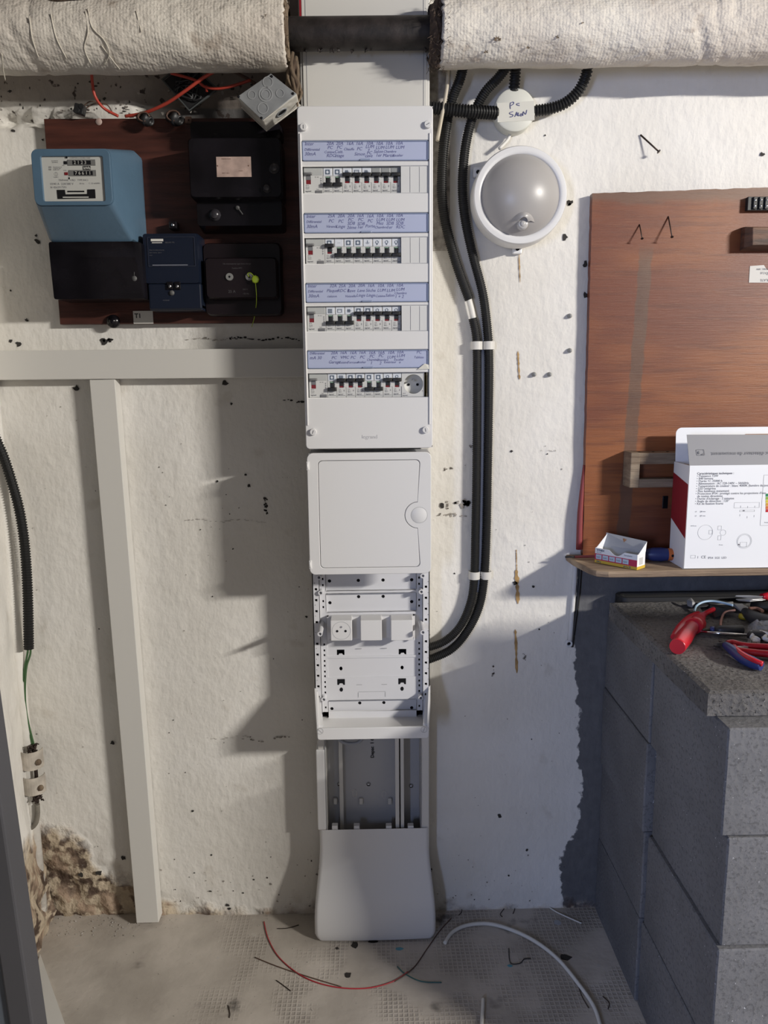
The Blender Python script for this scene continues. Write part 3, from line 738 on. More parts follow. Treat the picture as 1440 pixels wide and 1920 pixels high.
# groove outline with round bite at the latch
lc = (.0965, at(786, 966, -.17).z)
def gloop(o):
    x0, x1, z0, z1, r = -.103+o, .098-o, .904+o, 1.1215-o, .008
    L_ = []
    for k in range(6): a = radians(-90+90*k/5); L_.append((x1-r+r*cos(a), z0+r+r*sin(a)))
    R0 = .0265+o
    for k in range(15):
        a = radians(-93-174*k/14); L_.append((lc[0]-.002+R0*cos(a), lc[1]+R0*sin(a)))
    for cx_, cz_, a0 in ((x1-r, z1-r, 0), (x0+r, z1-r, 90), (x0+r, z0+r, 180)):
        for k in range(6): a = radians(a0+90*k/5); L_.append((cx_+r*cos(a), cz_+r*sin(a)))
    return L_
b = B(); b.plate([rr(xl, xr, zb, zt, .012), gloop(0)], -.169, .006, .001)
b.plate([gloop(.0009)], -.1686, .005, .0005)
dr = obj('door', b, M_white, E_)
b = B(); b.plate([gloop(-.001)], -.1650, .001); obj('groove', b, M_groove, dr)
b = B(); b.lathe([(0, .0002), (.0155, .0002), (.0158, .0)], (lc[0], -.1690, lc[1]), seg=36); obj('latch', b, M_white, dr)
b = B(); b.plate([circ(lc[0], lc[1], .0165, 36), circ(lc[0], lc[1], .0159, 36)], -.1692, .0006); obj('latch_ring', b, M_groove, dr)
for py in (873, 1058):
    p = at(581, py, -.165); b = B(); b.box(xl-.0012, xl+.0045, -.171, -.160, p.z-.009, p.z+.009, .0015); b.cyl((xl+.001, -.1715, p.z-.006), (xl+.001, -.1715, p.z+.006), .0018, None, 10); obj('hinge', b, M_white, dr)
b = B(); b.box(xl+.003, xr-.003, -.163, -.072, zb+.006, zb+.010) if False else None
b.box(xl+.002, xl+.006, -.163, -.07, zb+.16, zt-.004); b.box(xr-.006, xr-.002, -.163, -.07, zb+.16, zt-.004); b.box(xl+.002, xr-.002, -.163, -.07, zt-.008, zt-.003)
obj('side_wall', b, M_white2, E_)
# chassis plate with perforated rails and recessed trays
YC = -.080
zc0, zc1 = .556, .93
hl = []
def pz(y, Y=YC): return at(700, y, Y).z
def cpx(cx, cy): return 560+cx/5.5385, 1060+cy/5.5385
def ctr(px, py, Y=YC): p = at(px, py, Y); return p.x, p.z
# square holes, outer rails (front -.092) and inner column
b = B()
def sqs(cxs, cys, s, Y):
    o = []
    for cx_, cy_ in zip(cxs, cys):
        x, z = ctr(*cpx(cx_, cy_), Y); o.append(rr(x-s/2, x+s/2, z-s/2, z+s/2))
    return o
YR = -.092
left_y = [127, 242, 355, 470, 584, 808, 920, 1031, 1140, 1250, 1360]
right_y = [112, 226, 341, 455, 567, 794, 905, 1015, 1126, 1236, 1344]
lo = rr(-.1265, -.1115, zc0-.02, zc1); ro = rr(.1085, .1235, zc0-.02, zc1)
dots_l = []; dots_r = []
for y0, y1 in zip(left_y, left_y[1:]):
    x, z = ctr(*cpx(194, (y0+y1)/2), YR); dots_l.append(circ(-.1215, z, .0009, 8))
for y0, y1 in zip(right_y, right_y[1:]):
    x, z = ctr(*cpx(1318, (y0+y1)/2), YR); dots_r.append(circ(.1200, z, .0009, 8))
def zat(cy): return ctr(*cpx(700, cy), YR)[1]
L_h = [rr(-.1215, -.1163, zat(y)-.0026, zat(y)+.0026) for y in left_y if y != 127]
R_h = [rr(.1130, .1182, zat(y+6)-.0026, zat(y+6)+.0026) for y in right_y if y != 112]
b.plate([lo]+L_h+dots_l, YR, .003); b.box(-.1265, -.1245, YR, -.07, zc0, zc1); b.box(-.1125, -.1115, YR, YC, zc0, zc1)
obj('perforated_rail', b, M_white2, E_)
b = B(); b.plate([ro]+R_h+dots_r, YR, .003); b.box(.1215, .1235, YR, -.07, zc0, zc1); b.box(.1085, .1095, YR, YC, zc0, zc1)
obj('perforated_rail', b, M_white2, E_)
# inner plate: one plate with tray openings, slots, round holes
ins_l = [140, 204, 370, 432, 820, 882, 931, 992, 1041, 1102, 1150, 1211, 1260, 1319, 1474, 1532]
hh = []
def zat2(cy): return ctr(*cpx(700, cy), YC)[1]
for y in ins_l:
    z = zat2(y-4); hh.append(rr(-.1065, -.1030, z-.0024, z+.0024)); hh.append(rr(.1000, .1035, z-.0024, z+.0024))
trays = [(70, 262), (290, 484), (512, 938), (962, 1160), (1400, 1585)]
tl, trr = -.0985, .0955
for a, c in trays: hh.append(rr(tl, trr, zat2(c), zat2(a), .002, 3))
b = B(); b.plate([rr(-.1118, .1088, zc0, zc1)]+hh, YC, .003, 0); obj('chassis_plate', b, M_white2, E_)
# dark backing of the holes follows as a black sheet; add the tray floors
def holes_at(lst, Y, r): return [circ(*ctr(*cpx(cx_, cy_), Y), r, 14) for cx_, cy_ in lst]
YT = YC+.0105
tr_h = [[(320, 163), (619, 157), (876, 153), (1174, 150)], [(324, 389), (622, 326), (877, 323), (1174, 377)], None, [(439, 1072), (1074, 1062)], [(345, 1489), (634, 1430), (884, 1426), (1174, 1479)]]
for i, ((a, c), hs) in enumerate(zip(trays, tr_h)):
    z1, z0 = zat2(a), zat2(c)
    yt = YT if i in (0, 1, 4) else YC+.002
    b = B(); lps = [rr(tl-.001, trr+.001, z0-.001, z1+.001)]
    if hs and i != 3: lps += holes_at(hs, yt, .0037)
    elif i == 3: lps += [circ(*ctr(*cpx(cx_, cy_), yt), .0035, 14, .0046) for cx_, cy_ in hs]
    if i == 2:
        for cx_, cy_ in ((436, 905), (1078, 898)):
            x, z = ctr(*cpx(cx_, cy_), yt); lps.append([(x-.0083, z+.0065), (x-.0083, z-.006), (x-.005, z-.006), (x-.003, z-.0025), (x+.003, z-.0025), (x+.005, z-.006), (x+.0083, z-.006), (x+.0083, z+.0065)])
    b.plate(lps, yt, .0015)
    if i != 2 and i != 3:
        b.box(tl-.0012, tl, YC, yt, z0, z1); b.box(trr, trr+.0012, YC, yt, z0, z1); b.box(tl, trr, YC, yt, z1, z1+.0012); b.box(tl, trr, YC, yt, z0-.0012, z0)
    obj('tray', b, M_white2, E_)
b = B(); b.box(-.1243, .1213, -.0672, -.0666, zc0-.018, zc1); obj('shade_backing', b, M_gap, E_)  # black sheet standing in for the shade behind the holes
b = B()
for cx_, cy_ in ((626, 866), (888, 862), (630, 1240), (889, 1236)):
    x, z = ctr(*cpx(cx_, cy_)); b.box(x-.006, x+.006, YC-.0006, YC+.0005, z-.0004, z+.0004)
for cx_, cy_ in ((619, 1345), (900, 1340)):
    x, z = ctr(*cpx(cx_, cy_)); b.box(x-.0003, x+.0003, YC-.0006, YC+.0005, z-.0055, z+.0055)
x0, z = ctr(*cpx(619, 1314)); x1, _ = ctr(*cpx(900, 1314)); b.box(x0, x1, YC-.0006, YC+.0005, z-.0002, z+.0002)
obj('plate_groove', b, M_groove, E_)
# the lower pair of keyhole openings in front of the plate as dark recess pieces
b = B()
for cx_, cy_ in ((441, 1213), (1075, 1206)):
    x, z = ctr(*cpx(cx_, cy_)); b.plate([[(x-.0083, z+.0072), (x-.0083, z-.0062), (x-.005, z-.0062), (x-.003, z-.0025), (x+.003, z-.0025), (x+.005, z-.0062), (x+.0083, z-.0062), (x+.0083, z+.0072)]], YC-.0004, .0004)
for cx_, cy_ in ((443, 1290), (1074, 1281)):
    x, z = ctr(*cpx(cx_, cy_)); b.plate([circ(x, z, .0037, 14, .0048)], YC-.0004, .0004)
obj('keyhole_opening', b, M_gap, E_)
# screw posts
for tip, base in (((600, 1189), (599, 1165)), ((793, 1186), (791, 1170)), ((601, 1112), (602, 1106)), ((790, 1110), (787, 1104)), ((607, 1312), (604, 1318)), ((789, 1309), (787, 1313)), ((598, 1083), (598, 1080)), ((793, 1080), (793, 1076))):
    long = tip[1] > 1150 and tip[1] < 1250
    Y1 = -.150 if long else -.098
    p = at(tip[0], tip[1], Y1)
    r = .0052
    b = B(); b.lathe([(.0026, Y1*-1-.006-.078), (.0030, -Y1-.078), (r, -Y1-.078), (r*1.12, 0)], (p.x, -.078, p.z), seg=16)
    po = obj('screw_post', b, M_white2, E_, smooth=50)
    b = B(); b.cyl((p.x, Y1+.004, p.z), (p.x, Y1+.003, p.z), .0028, None, 10); b.box(p.x-.0022, p.x+.0022, Y1+.0022, Y1+.0032, p.z-.0005, p.z+.0005)
    obj('screw_head', b, M_print, po)
# lower frame of the missing cover
b = B()
zf0, zf1 = .5315, .558
b.plate([rr(-.1185, .1165, zf0, zf1, .006)], YF, .005, .0015)
b.hull([(-.115, YF+.003, zf0+.004), (.113, YF+.003, zf0+.004), (-.115, YF+.003, zf0+.007), (.113, YF+.003, zf0+.007), (-.115, -.07, zf0+.004), (.113, -.07, zf0+.004), (-.115, -.07, zf0+.010), (.113, -.07, zf0+.010)])
for s, xx in ((0, -.1235), (1, .1185)):
    xo = xx; xi = xx+.003 if not s else xx
    sgn = 1 if s else -1
    X1 = .1165 if s else -.1185; X2 = .1255 if s else -.1275
    b.hull([(X1, YF+.001, zf0+.004), (X1-sgn*.0035, YF+.001, zf0+.004), (X1, YF+.001, zf1+.008), (X1-sgn*.0035, YF+.001, zf1+.008),
            (X2, -.09, zf0+.03), (X2-sgn*.004, -.09, zf0+.03), (X2, -.09, .618), (X2-sgn*.004, -.09, .618), (X1, -.07, zf0+.004), (X1-sgn*.0035, -.07, zf0+.004)])
    b.hull([(X1-sgn*.0, YF+.002, zf1-.004), (X1-sgn*.012, YF+.002, zf1-.004), (X1, YF+.006, zf1+.004), (X1-sgn*.012, YF+.006, zf1+.004), (X2-sgn*.001, -.095, .600), (X2-sgn*.008, -.095, .600), (X2-sgn*.001, -.088, .606), (X2-sgn*.008, -.088, .606)])
obj('lower_frame', b, M_white, E_)
for px, py, a in ((600, 1371, 45), (795, 1368, 110)):
    p = at(px, py, YF); b = B(); b.plate([circ(p.x, p.z, .0068, 20), circ(p.x, p.z, .0063, 20)], YF-.0004, .0004)
    b.box(-.0055, .0055, YF-.0005, YF, -.0004, .0004, M=Matrix.Translation((p.x, 0, p.z)) @ Matrix.Rotation(radians(a), 4, 'Y')); obj('frame_screw', b, M_groove, E_)
# socket strip in the cabinet
t = thing('socket_carrier', 'white carrier strip across the open cabinet holding one socket and two blank blocks', 'socket carrier', (0, -.1, at(700, 1203, -.12).z))
YB = -.128
x0, x1, z0, z1 = rect(613, 1156, 778, 1202, -.095)
b = B(); b.box(x0, x1, -.096, -.0905, z0+.006, z1, .001); b.box(x0, x1, -.0915, -.081, z1-.003, z1, .0005); b.box(x0, x0+.004, -.095, -.081, z0, z1, .0005); b.box(x1-.004, x1, -.095, -.081, z0, z1, .0005)
obj('carrier_strip', b, M_white2, t)
b = B()
for cx_ in (385, 500, 700, 812, 1012, 1130):
    x, z = ctr(*cpx(cx_, 556), -.095); b.box(x-.003, x+.003, -.0968, -.0955, z-.0005, z+.0005)
obj('clip_slot', b, M_print, t)
for k, (a, c) in enumerate(((620, 660), (676, 716), (733, 774))):
    x0, x1, z0, z1 = rect(a, 1163.5-k*.3, c, 1201.5-k*.3, YB)
    b = B(); b.box(x0, x1, YB, -.090, z0, z1, .0012)
    blk = obj('socket_block' if k == 0 else 'blank_block', b, M_white, t)
    if k == 0:
        cx_, cz_ = (x0+x1)/2, (z0+z1)/2
        b = B(); b.plate([circ(cx_, cz_, .0195, 30), circ(cx_, cz_, .0190, 30)], YB-.0003, .0003); obj('socket_ring', b, M_groove, blk)
        b = B(); b.cyl((cx_-.0088, YB-.0004, cz_-.001), (cx_-.0088, YB, cz_-.001), .0026); b.cyl((cx_+.0088, YB-.0004, cz_-.001), (cx_+.0088, YB, cz_-.001), .0026); obj('contact_holes', b, M_gap, blk)
        b = B(); b.cyl((cx_, YB-.001, cz_+.008), (cx_, YB, cz_+.008), .0022, None, 12); obj('earth_pin', b, M_steel, blk)
# ------------------------------------------------------------------ overhead pipe
def zpipe(x): return 1.9165+.008*(x+.1)
PY = -.105
def wrap_piece(x0, x1, r, seed, endrag):
    b = B(); nx = int((x1-x0)/.006); nr = 72; rings = []
    for i in range(nx+1):
        x = x0+(x1-x0)*i/nx; ring = []
        for k in range(nr):
            a = 2*pi*k/nr
            q = noise.noise(Vector((x*14, cos(a)*1.5+seed, sin(a)*1.5)))*.0035+noise.noise(Vector((x*45, cos(a)*5+seed, sin(a)*5)))*.0012
            for xs, dp in ((.62, .004), (.655, .003), (-.62, .003)):
                q -= dp*math.exp(-((x-xs-.02*sin(a*1.5+1))/.006)**2)
            rr_ = r+q
            xe = x
            if (endrag > 0 and i >= nx-1) or (endrag < 0 and i <= 1): xe = x+.006*noise.noise(Vector((k*.9, seed, 0)))
            ring.append(b.bm.verts.new((xe, PY-rr_*cos(a), zpipe(x)+rr_*sin(a))))
        rings.append(ring)
    for p, q in zip(rings, rings[1:]):
        for k in range(nr): b.bm.faces.new((p[k], p[(k+1) % nr], q[(k+1) % nr], q[k])).smooth = True
    # hollow ends
    for ring, xx in ((rings[0], x0), (rings[-1], x1)):
        inn = [b.bm.verts.new((v.co.x+(.004 if xx == x0 else -.004), PY+(v.co.y-PY)*.93, zpipe(xx)+(v.co.z-zpipe(xx))*.93)) for v in ring]
        for k in range(nr): b.bm.faces.new((ring[k], ring[(k+1) % nr], inn[(k+1) % nr], inn[k]))
    return b
P = thing('insulated_pipe', 'thick overhead pipe in painted woven insulation with a bare black stretch above the board', 'pipe', (0, PY, 1.85))
b = B(); b.tube([(-1.2, PY, zpipe(-1.2)), (1.4, PY, zpipe(1.4))], .0285, 40, cap=True); obj('bare_pipe', b, M_pipe, P, 'bare black steel stretch')
o1 = obj('insulation_sleeve', wrap_piece(-1.15, -.145, .0625, 1, 1), M_wrap, P)
o2 = obj('insulation_sleeve', wrap_piece(.140, 1.35, .060, 5, -1), M_wrap, P)
def fluff(cx, n, lx, seed, r0, r1, drop=0):
    random.seed(seed); b = B()
    ring = []; nr = 40; nx = 10
    for i in range(nx+1):
        x = cx+(i/nx-.5)*lx; rg = []
        for k in range(nr):
            a = 2*pi*k/nr; q = r0+(r1-r0)*(.5+.5*noise.noise(Vector((x*60, cos(a)*3+seed, sin(a)*3))))+.008*noise.noise(Vector((x*200, cos(a)*12, sin(a)*12+seed)))
            q *= .75+.25*sin(pi*(i+.6)/(nx+1.2))
            rg.append(b.bm.verts.new((x, PY-q*cos(a), zpipe(x)+q*sin(a)-drop*(.5-.5*sin(a)))))
        ring.append(rg)
    for p, q in zip(ring, ring[1:]):
        for k in range(nr): b.bm.faces.new((p[k], p[(k+1) % nr], q[(k+1) % nr], q[k]))
    for k in range(n):
        a = random.uniform(0, 2*pi); x = cx+random.uniform(-.5, .5)*lx; r = r1*.92
        p0 = Vector((x, PY-r*cos(a), zpipe(x)+r*sin(a)))
        d = Vector((random.uniform(-1, 1), -cos(a)+random.uniform(-.6, .6), sin(a)+random.uniform(-.8, .6))).normalized()*random.uniform(.004, .014)
        b.tube([p0, p0+d*.5+Vector((random.uniform(-.003, .003),)*3), p0+d], .0004, 4)
    return b
obj('glass_wool_end', fluff(.136, 150, .034, 11, .040, .062, .008), M_fibre, P, 'dark ragged glass wool at the right sleeve end')
obj('glass_wool_end', fluff(-.146, 60, .014, 23, .045, .058, .004), M_fibre2, P, 'brown ragged glass wool at the left sleeve end')
random.seed(5)
b = B()
for k in range(26):                                                    # hanging brown tuft left of the trunking
    x = -.136+random.uniform(-.010, .008); z0 = 1.885-random.uniform(0, .02); yy = -.10+random.uniform(-.012, .02)
    L_ = random.uniform(.05, .085)
    pts = [(x, yy, z0), (x+random.uniform(-.006, .006), yy+random.uniform(-.006, .006), z0-L_*.35), (x+random.uniform(-.009, .007), yy, z0-L_*.7), (x+random.uniform(-.008, .004), yy, z0-L_)]
    b.tube(pts, [.0035, .0045, .0035, .001], 5, 3)
obj('hanging_tuft', b, M_fibre2, P, 'frayed brown tuft hanging under the left sleeve')
b = B()
for k in range(14):
    x = random.uniform(-.10, .03) if k < 9 else random.uniform(-.12, .12); z0 = zpipe(x)-.028
    b.hull([(x+random.uniform(-.004, .004), PY+random.uniform(-.008, .004), z0+random.uniform(-.006, .003)) for _ in range(7)])
obj('rust_scale', b, M_pipe, P)
for pts in ([(165, 15), (172, 50), (195, 75), (205, 100), (195, 122)], [(160, 20), (165, 60), (158, 90), (170, 120)], [(95, 25), (105, 70), (125, 110)], [(55, 30), (60, 70), (72, 108)], [(255, 20), (265, 60)], [(190, 85), (215, 118), (225, 130)], [(3, 100), (6, 130), (10, 150)]):
    q = []
    for px, py in pts:                                                 # follow the sleeve's surface
        for Yk in range(60):
            Y = PY-.07+Yk*.0012; p = at(px, py, Y)
            if sqrt((p.y-PY)**2+(p.z-zpipe(p.x))**2) <= .0645: break
        q.append(p)
    b = B(); b.tube(q, .0010, 5, 5); obj('loose_thread', b, M_string, P)
# torn places on the right sleeve
for px, py, r in ((932, 75, 7), (911, 98, 4), (990, 90, 3), (1045, 70, 3), (497, 30, 3), (1092, 44, 2.5)):
    for Yk in range(60):
        Y = PY-.068+Yk*.001; p = at(px, py, Y)
        if sqrt((p.y-PY)**2+(p.z-zpipe(p.x))**2) <= .0632: break
    b = B()
    for k in range(7):
        a = random.uniform(0, 2*pi); q = r*.0009
        b.hull([p+Vector((q*cos(a), 0, q*sin(a)*.7)), p+Vector((q*.4*cos(a+1), -.0015, q*.4*sin(a+1))), p+Vector((q*.4*cos(a-1), -.0015, q*.4*sin(a-1))), p+Vector((q*cos(a)*1.2, -.003, q*sin(a)))])
    obj('sleeve_tear', b, M_fibre2, P)
solo('red_warning_label', B().box(-.1245, -.1175, -.0664, -.0650, 1.958, 2.02, .0002), M_cardr, 'narrow red sticker on the trunking edge above the bare pipe', 'sticker')
b = B(); p0 = at(60, 4, -.13); p1 = at(180, 4, -.13); random.seed(9)
b.hull([(p0.x+random.uniform(-.01, .02), -.13+random.uniform(-.03, .03), p0.z+q) for q in (-.006, .004, .05)]+[(p1.x+random.uniform(-.02, .01), -.13+random.uniform(-.03, .03), p1.z+q) for q in (-.004, .006, .05)]+[((p0.x+p1.x)/2, -.16, p0.z-.012)], .003)
solo('timber_offcut', b, M_fibre, 'dirty dark timber piece lying over the pipe sleeve at the top left', 'timber')

# ------------------------------------------------------------------ white surface trunking on the left
b = B(); b.box(-.80, -.128, -.035, -.0015, 1.284, 1.344, .0015)
solo('horizontal_trunking', b, M_trunk, 'off-white horizontal cable trunking running left from the distribution board', 'trunking')
b = B(); Mt = Matrix.Translation((-.5605, 0, 1.284)) @ Matrix.Rotation(radians(.75), 4, 'Y') @ Matrix.Translation((.5605, 0, -1.284))
Mt = Matrix.Translation((-.559, 0, 1.283)) @ Matrix.Rotation(radians(-.75), 4, 'Y')
b.box(-.0265, .0265, -.035, -.0015, -1.272, 0, .0015, M=Mt)
solo('vertical_trunking', b, M_trunk, 'off-white vertical cable trunking dropping from the horizontal one to the floor', 'trunking')

# ------------------------------------------------------------------ meter board (left)
b = B(); b.box(-.643, -.112, -.020, -.002, 1.397, 1.797, .001)
solo('meter_board', b, M_meterboard, 'dark brown varnished board carrying the old meters at the left', 'board')
b = B()
def hp(lst): return [at(px, py, Y) for px, py, Y in lst]
t = thing('electricity_meter', 'sky-blue two-rate electricity meter with black terminal cover on the dark board', 'electricity meter', (-.53, -.021, 1.43))
YB_ = -.165
fr = [(60+6, 279), (202, 277), (207, 283), (215, 380), (208, 388), (82, 388), (75, 381), (60, 287)]
x0, x1, z0, z1 = -.604, -.476, 1.598, 1.701
def rpts(x0, x1, z0, z1, r, Y, n=3): return [Vector((x, Y, z)) for x, z in rr(x0, x1, z0, z1, r, n)]
bl = at(62, 333, YB_).x; br_ = at(211, 333, YB_).x; bt = at(135, 279, YB_).z; bb_ = at(140, 387, YB_).z
b = B()
b.hull(rpts(bl, br_, bb_, bt, .012, YB_)+rpts(bl-.001, br_+.001, bb_-.001, bt+.001, .013, YB_+.008)+rpts(-.628, -.452, 1.545, 1.728, .012, -.055)+rpts(-.618, -.455, 1.547, 1.60, .008, -.105)+rpts(-.628, -.452, 1.545, 1.728, .012, -.021), 0)
body = obj('case', b, M_blue, t, smooth=30)
wl, wr, wb, wt = rect(81, 294, 196, 378, YB_)
b = B(); b.plate([rr(bl+.001, br_-.001, bb_+.001, bt-.001, .012), rr(wl, wr, wb, wt, .003)], YB_-.0045, .006, .0012); obj('bezel', b, M_blue, t, smooth=40)
b = B(); b.box(wl-.001, wr+.001, YB_-.0006, YB_+.001, wb-.001, wt+.001); dl = obj('dial_face', b, M_dial, t)
def dpt(cx, cy): return at(40+cx/6, 260+cy/6, YB_)
def drect(b, x0, y0, x1, y1, th=.0008, Y=None):
    a = dpt(x0, (y0+y1)/2); c = dpt(x1, (y0+y1)/2); u = dpt((x0+x1)/2, y0); d = dpt((x0+x1)/2, y1); Y = YB_-.0006 if Y is None else Y
    b.box(a.x, c.x, Y-th, Y, d.z, u.z)
for i, (y0, txt, tx) in enumerate(((238, '2 1 2 3', 590), (356, '7 6 6 1 1', 600))):
    b = B(); drect(b, 525+i*12, y0, 835+i*8, y0+66, .001); reg = obj('counter_frame', b, mat('counter_grey', (.16, .16, .155), .4) if i == 0 else bpy.data.materials['counter_grey'], dl)
for i, (y0, txt, tx) in enumerate(((243, '2 1 2 3', 595), (362, '7 6 6 1 1', 608))):
    b = B(); drect(b, 580+i*14, y0+6, 785+i*22, y0+52, .0014); obj('counter_wheels', b, M_gap, dl)
    b = B(); p = dpt(tx, y0+46); b.text(txt, p.x, p.z, YB_-.0022, .0082, th=.0001); obj('counter_digits', b, M_dial, dl)
b = B(); drect(b, 480, 255, 516, 290); drect(b, 698, 310, 780, 352, .001); drect(b, 535, 436, 547, 458); p = dpt(513, 214); b.lathe([(0, .002), (.0015, .002), (.0016, 0)], (p.x, YB_-.0006, p.z), seg=10)
pp = [dpt(*q) for q in ((402, 578), (492, 577), (500, 628), (745, 624), (745, 573), (832, 571), (838, 672), (412, 680))]
b.plate([[(q.x, q.z) for q in pp]], YB_-.0014, .0006)
drect(b, 522, 588, 710, 603); obj('dial_black_marks', b, M_gap, dl)
b = B(); p = dpt(704, 347); b.text('kWh', p.x, p.z, YB_-.0018, .0062, th=.0001, bold=.0002); drect(b, 470, 655, 760, 668, .0012); obj('unit_marking', b, M_dial, dl)
b = B(); drect(b, 488, 380, 526, 412); obj('red_rate_flag', b, M_red, dl)
b = B()
for cx_, cy_, tx, s in ((340, 256, 'ELECTRICITE', .0017), (345, 274, 'DE FRANCE', .0017), (360, 326, 'Branchement de', .0019), (360, 341, 'compteur type', .0019), (360, 356, 'double tarif', .0019), (308, 330, '##', .0036), (308, 356, '##', .0036), (545, 226, 'COMPTEUR A DOUBLE TARIF', .0023), (420, 478, 'TRIPHASE  4 FILS   TYPE B4C1', .0034), (322, 522, '10/40 A  220/380 V', .0044), (655, 514, '50 Hz', .003), (760, 512, 'C. 25 tr/kWh', .003), (330, 560, 'N 4562917391', .0040), (460, 308, 'H.PL.', .002), (475, 364, 'H.CR.', .002), (365, 440, 'CLASSE 2', .0018)):
    p = dpt(cx_, cy_); b.text(tx, p.x, p.z, YB_-.0008, s*1.25, th=.00005)
p = dpt(392, 400); b.plate([circ(p.x, p.z, .0035, 16), circ(p.x, p.z, .0031, 16)], YB_-.0008, .0002); b.box(p.x-.0002, p.x+.0002, YB_-.0009, YB_-.0006, p.z-.003, p.z+.003)
obj('dial_print', b, M_print, dl)
# black terminal cover
b = B(); tb = at(180, 561, -.10).z
b.hull(rpts(-.618, -.441, tb, 1.546, .004, -.104)+rpts(-.622, -.439, tb+.001, 1.546, .004, -.021)+rpts(-.618, -.452, 1.515, 1.5465, .004, -.109), 0)
tc_ = obj('terminal_cover', b, M_bakelite, t, 'glossy black terminal cover', smooth=30)
for px, py in ((110, 509), (255, 507)):
    p = at(px, py, -.105); b = B(); b.lathe([(0, .0025), (.0028, .0025), (.0034, 0)], (p.x, -.104, p.z), seg=14); obj('cover_screw', b, M_steel, t)
p = at(252, 522, -.106); b = B(); b.lathe([(0, .003), (.0050, .003), (.0056, 0)], (p.x, -.104, p.z), seg=18); b.tube([(p.x, -.107, p.z+.004), (p.x+.001, -.108, p.z+.012)], .0005, 5); obj('lead_seal', b, mat('lead', (.10, .10, .10), .6), t)

# small navy relay
YN = -.085
t = thing('relay_unit', 'small navy-blue plastic relay with two bright screws, right of the blue meter', 'relay', (-.36, -.021, 1.42))
a0, a1, a2, a3 = rect(268, 436, 373, 531, YN)
b = B(); b.hull(rpts(a0+.002, a1-.002, a2, a3-.002, .005, YN)+rpts(a0, a1, a2-.001, a3, .005, YN+.012)+rpts(a0, a1, a2-.001, a3, .005, -.021)); obj('case', b, M_navy, t, smooth=30)
b = B(); q = rect(277, 444, 366, 500, YN); b.plate([rr(*q, .001), rr(q[0]+.0015, q[1]-.0015, q[2]+.0015, q[3]-.0015, .001)], YN-.0012, .0014); obj('window_frame', b, mat('navy_gloss', (.022, .027, .045), .15), t)
c0, c1, c2, c3 = rect(279, 531, 378, 580, YN+.004)
b = B(); b.box(c0, c1, YN+.002, -.021, c2, c3-.0005, .003); b.box(c0, c1, YN+.006, -.03, c2-.002, c2+.01, .002); obj('terminal_cover', b, M_navy, t)
b = B(); q = rect(283, 448, 306, 452.5, YN); b.box(q[0], q[1], YN-.001, YN, q[2], q[3]); q = rect(285, 454.5, 304, 456, YN); b.box(q[0], q[1], YN-.001, YN, q[2], q[3]); obj('name_label', b, M_tagw, t, 'tiny white label')
b = B()
for px, py, tx, s in ((310, 456, 'RELAIS 175', .0038), (280, 470, 'Relais de télécommande', .0030), (280, 475, '220 V 50 Hz  250 V', .0030), (280, 480, '10 A', .0030), (305, 564, 'PULSADIS', .0030)):
    p = at(px, py, YN); b.text(tx, p.x, p.z, YN-.0006 if py < 500 else YN+.0018, s, th=.00005)
obj('fine_print', b, mat('dim_print', (.10, .10, .115), .6), t)
b = B(); q = rect(286, 496.3, 352, 497.8, YN); b.box(q[0], q[1], YN-.0008, YN, q[2], q[3]); obj('cover_ridge', b, mat('ridge_grey', (.20, .21, .25), .3), t)
for px in (319, 333):
    p = at(px, 537, YN); b = B(); b.box(p.x-.006, p.x+.006, YN-.002, YN+.004, p.z-.006, p.z+.009, .001); sc = obj('screw_tab', b, M_bakelite, t)
    b = B(); b.lathe([(0, .0022), (.0026, .0022), (.0031, 0)], (p.x, YN-.002, p.z), seg=14); obj('terminal_screw', b, M_steel, sc)
p = at(322, 549, YN); b = B(); b.lathe([(0, .003), (.0045, .003), (.005, 0)], (p.x, YN+.002, p.z), seg=18); obj('lead_seal', b, bpy.data.materials['lead'], t)
p = at(325, 423, -.04); b = B(); b.box(p.x-.008, p.x+.008, -.045, -.021, p.z-.007, p.z+.008, .002); tb_ = obj('fixing_tab', b, M_bakelite, t); b = B(); b.lathe([(0, .002), (.003, .002), (.0035, 0)], (p.x, -.045, p.z), seg=12); obj('tab_screw', b, M_steel, tb_)

# large black breaker housing
YL = -.10
t = thing('main_breaker_box', 'large black bakelite box with pinkish nameplate, upper right of the dark meter board', 'breaker box', (-.25, -.021, 1.57))
q = rect(357, 228, 524, 262, -.06); b = B(); b.hull(rpts(q[0], q[1], q[2], q[3], .006, -.060)+rpts(q[0]-.004, q[1]+.004, q[2], q[3]+.002, .008, -.021)); obj('top_housing', b, M_bakelite, t, smooth=30)
q = rect(353, 256, 528, 372, YL); b = B(); b.hull(rpts(q[0]+.003, q[1]-.003, q[2]+.003, q[3]-.003, .008, YL)+rpts(q[0], q[1], q[2], q[3], .009, YL+.007)+rpts(q[0], q[1], q[2], q[3], .009, -.03)); mc = obj('main_cover', b, M_bakelite, t, smooth=30)
q = rect(368, 376, 532, 427, -.07); b = B(); b.hull(rpts(q[0]+.003, q[1]-.003, q[2]+.003, q[3], .006, -.075)+rpts(q[0], q[1], q[2]-.003, q[3], .008, -.021)); lc_ = obj('lower_cover', b, M_bakelite, t, smooth=30)
q = rect(406, 294, 471, 332, YL); b = B(); b.box(q[0], q[1], YL-.001, YL, q[2], q[3], .0002); npl = obj('nameplate', b, M_plate, t, 'worn pinkish nameplate')
b = B()
for x_ in (q[0]+.0025, q[1]-.0045): b.lathe([(0, .0006), (.0012, .0006), (.0013, 0)], (x_, YL-.001, (q[2]+q[3])/2+.002), seg=8)
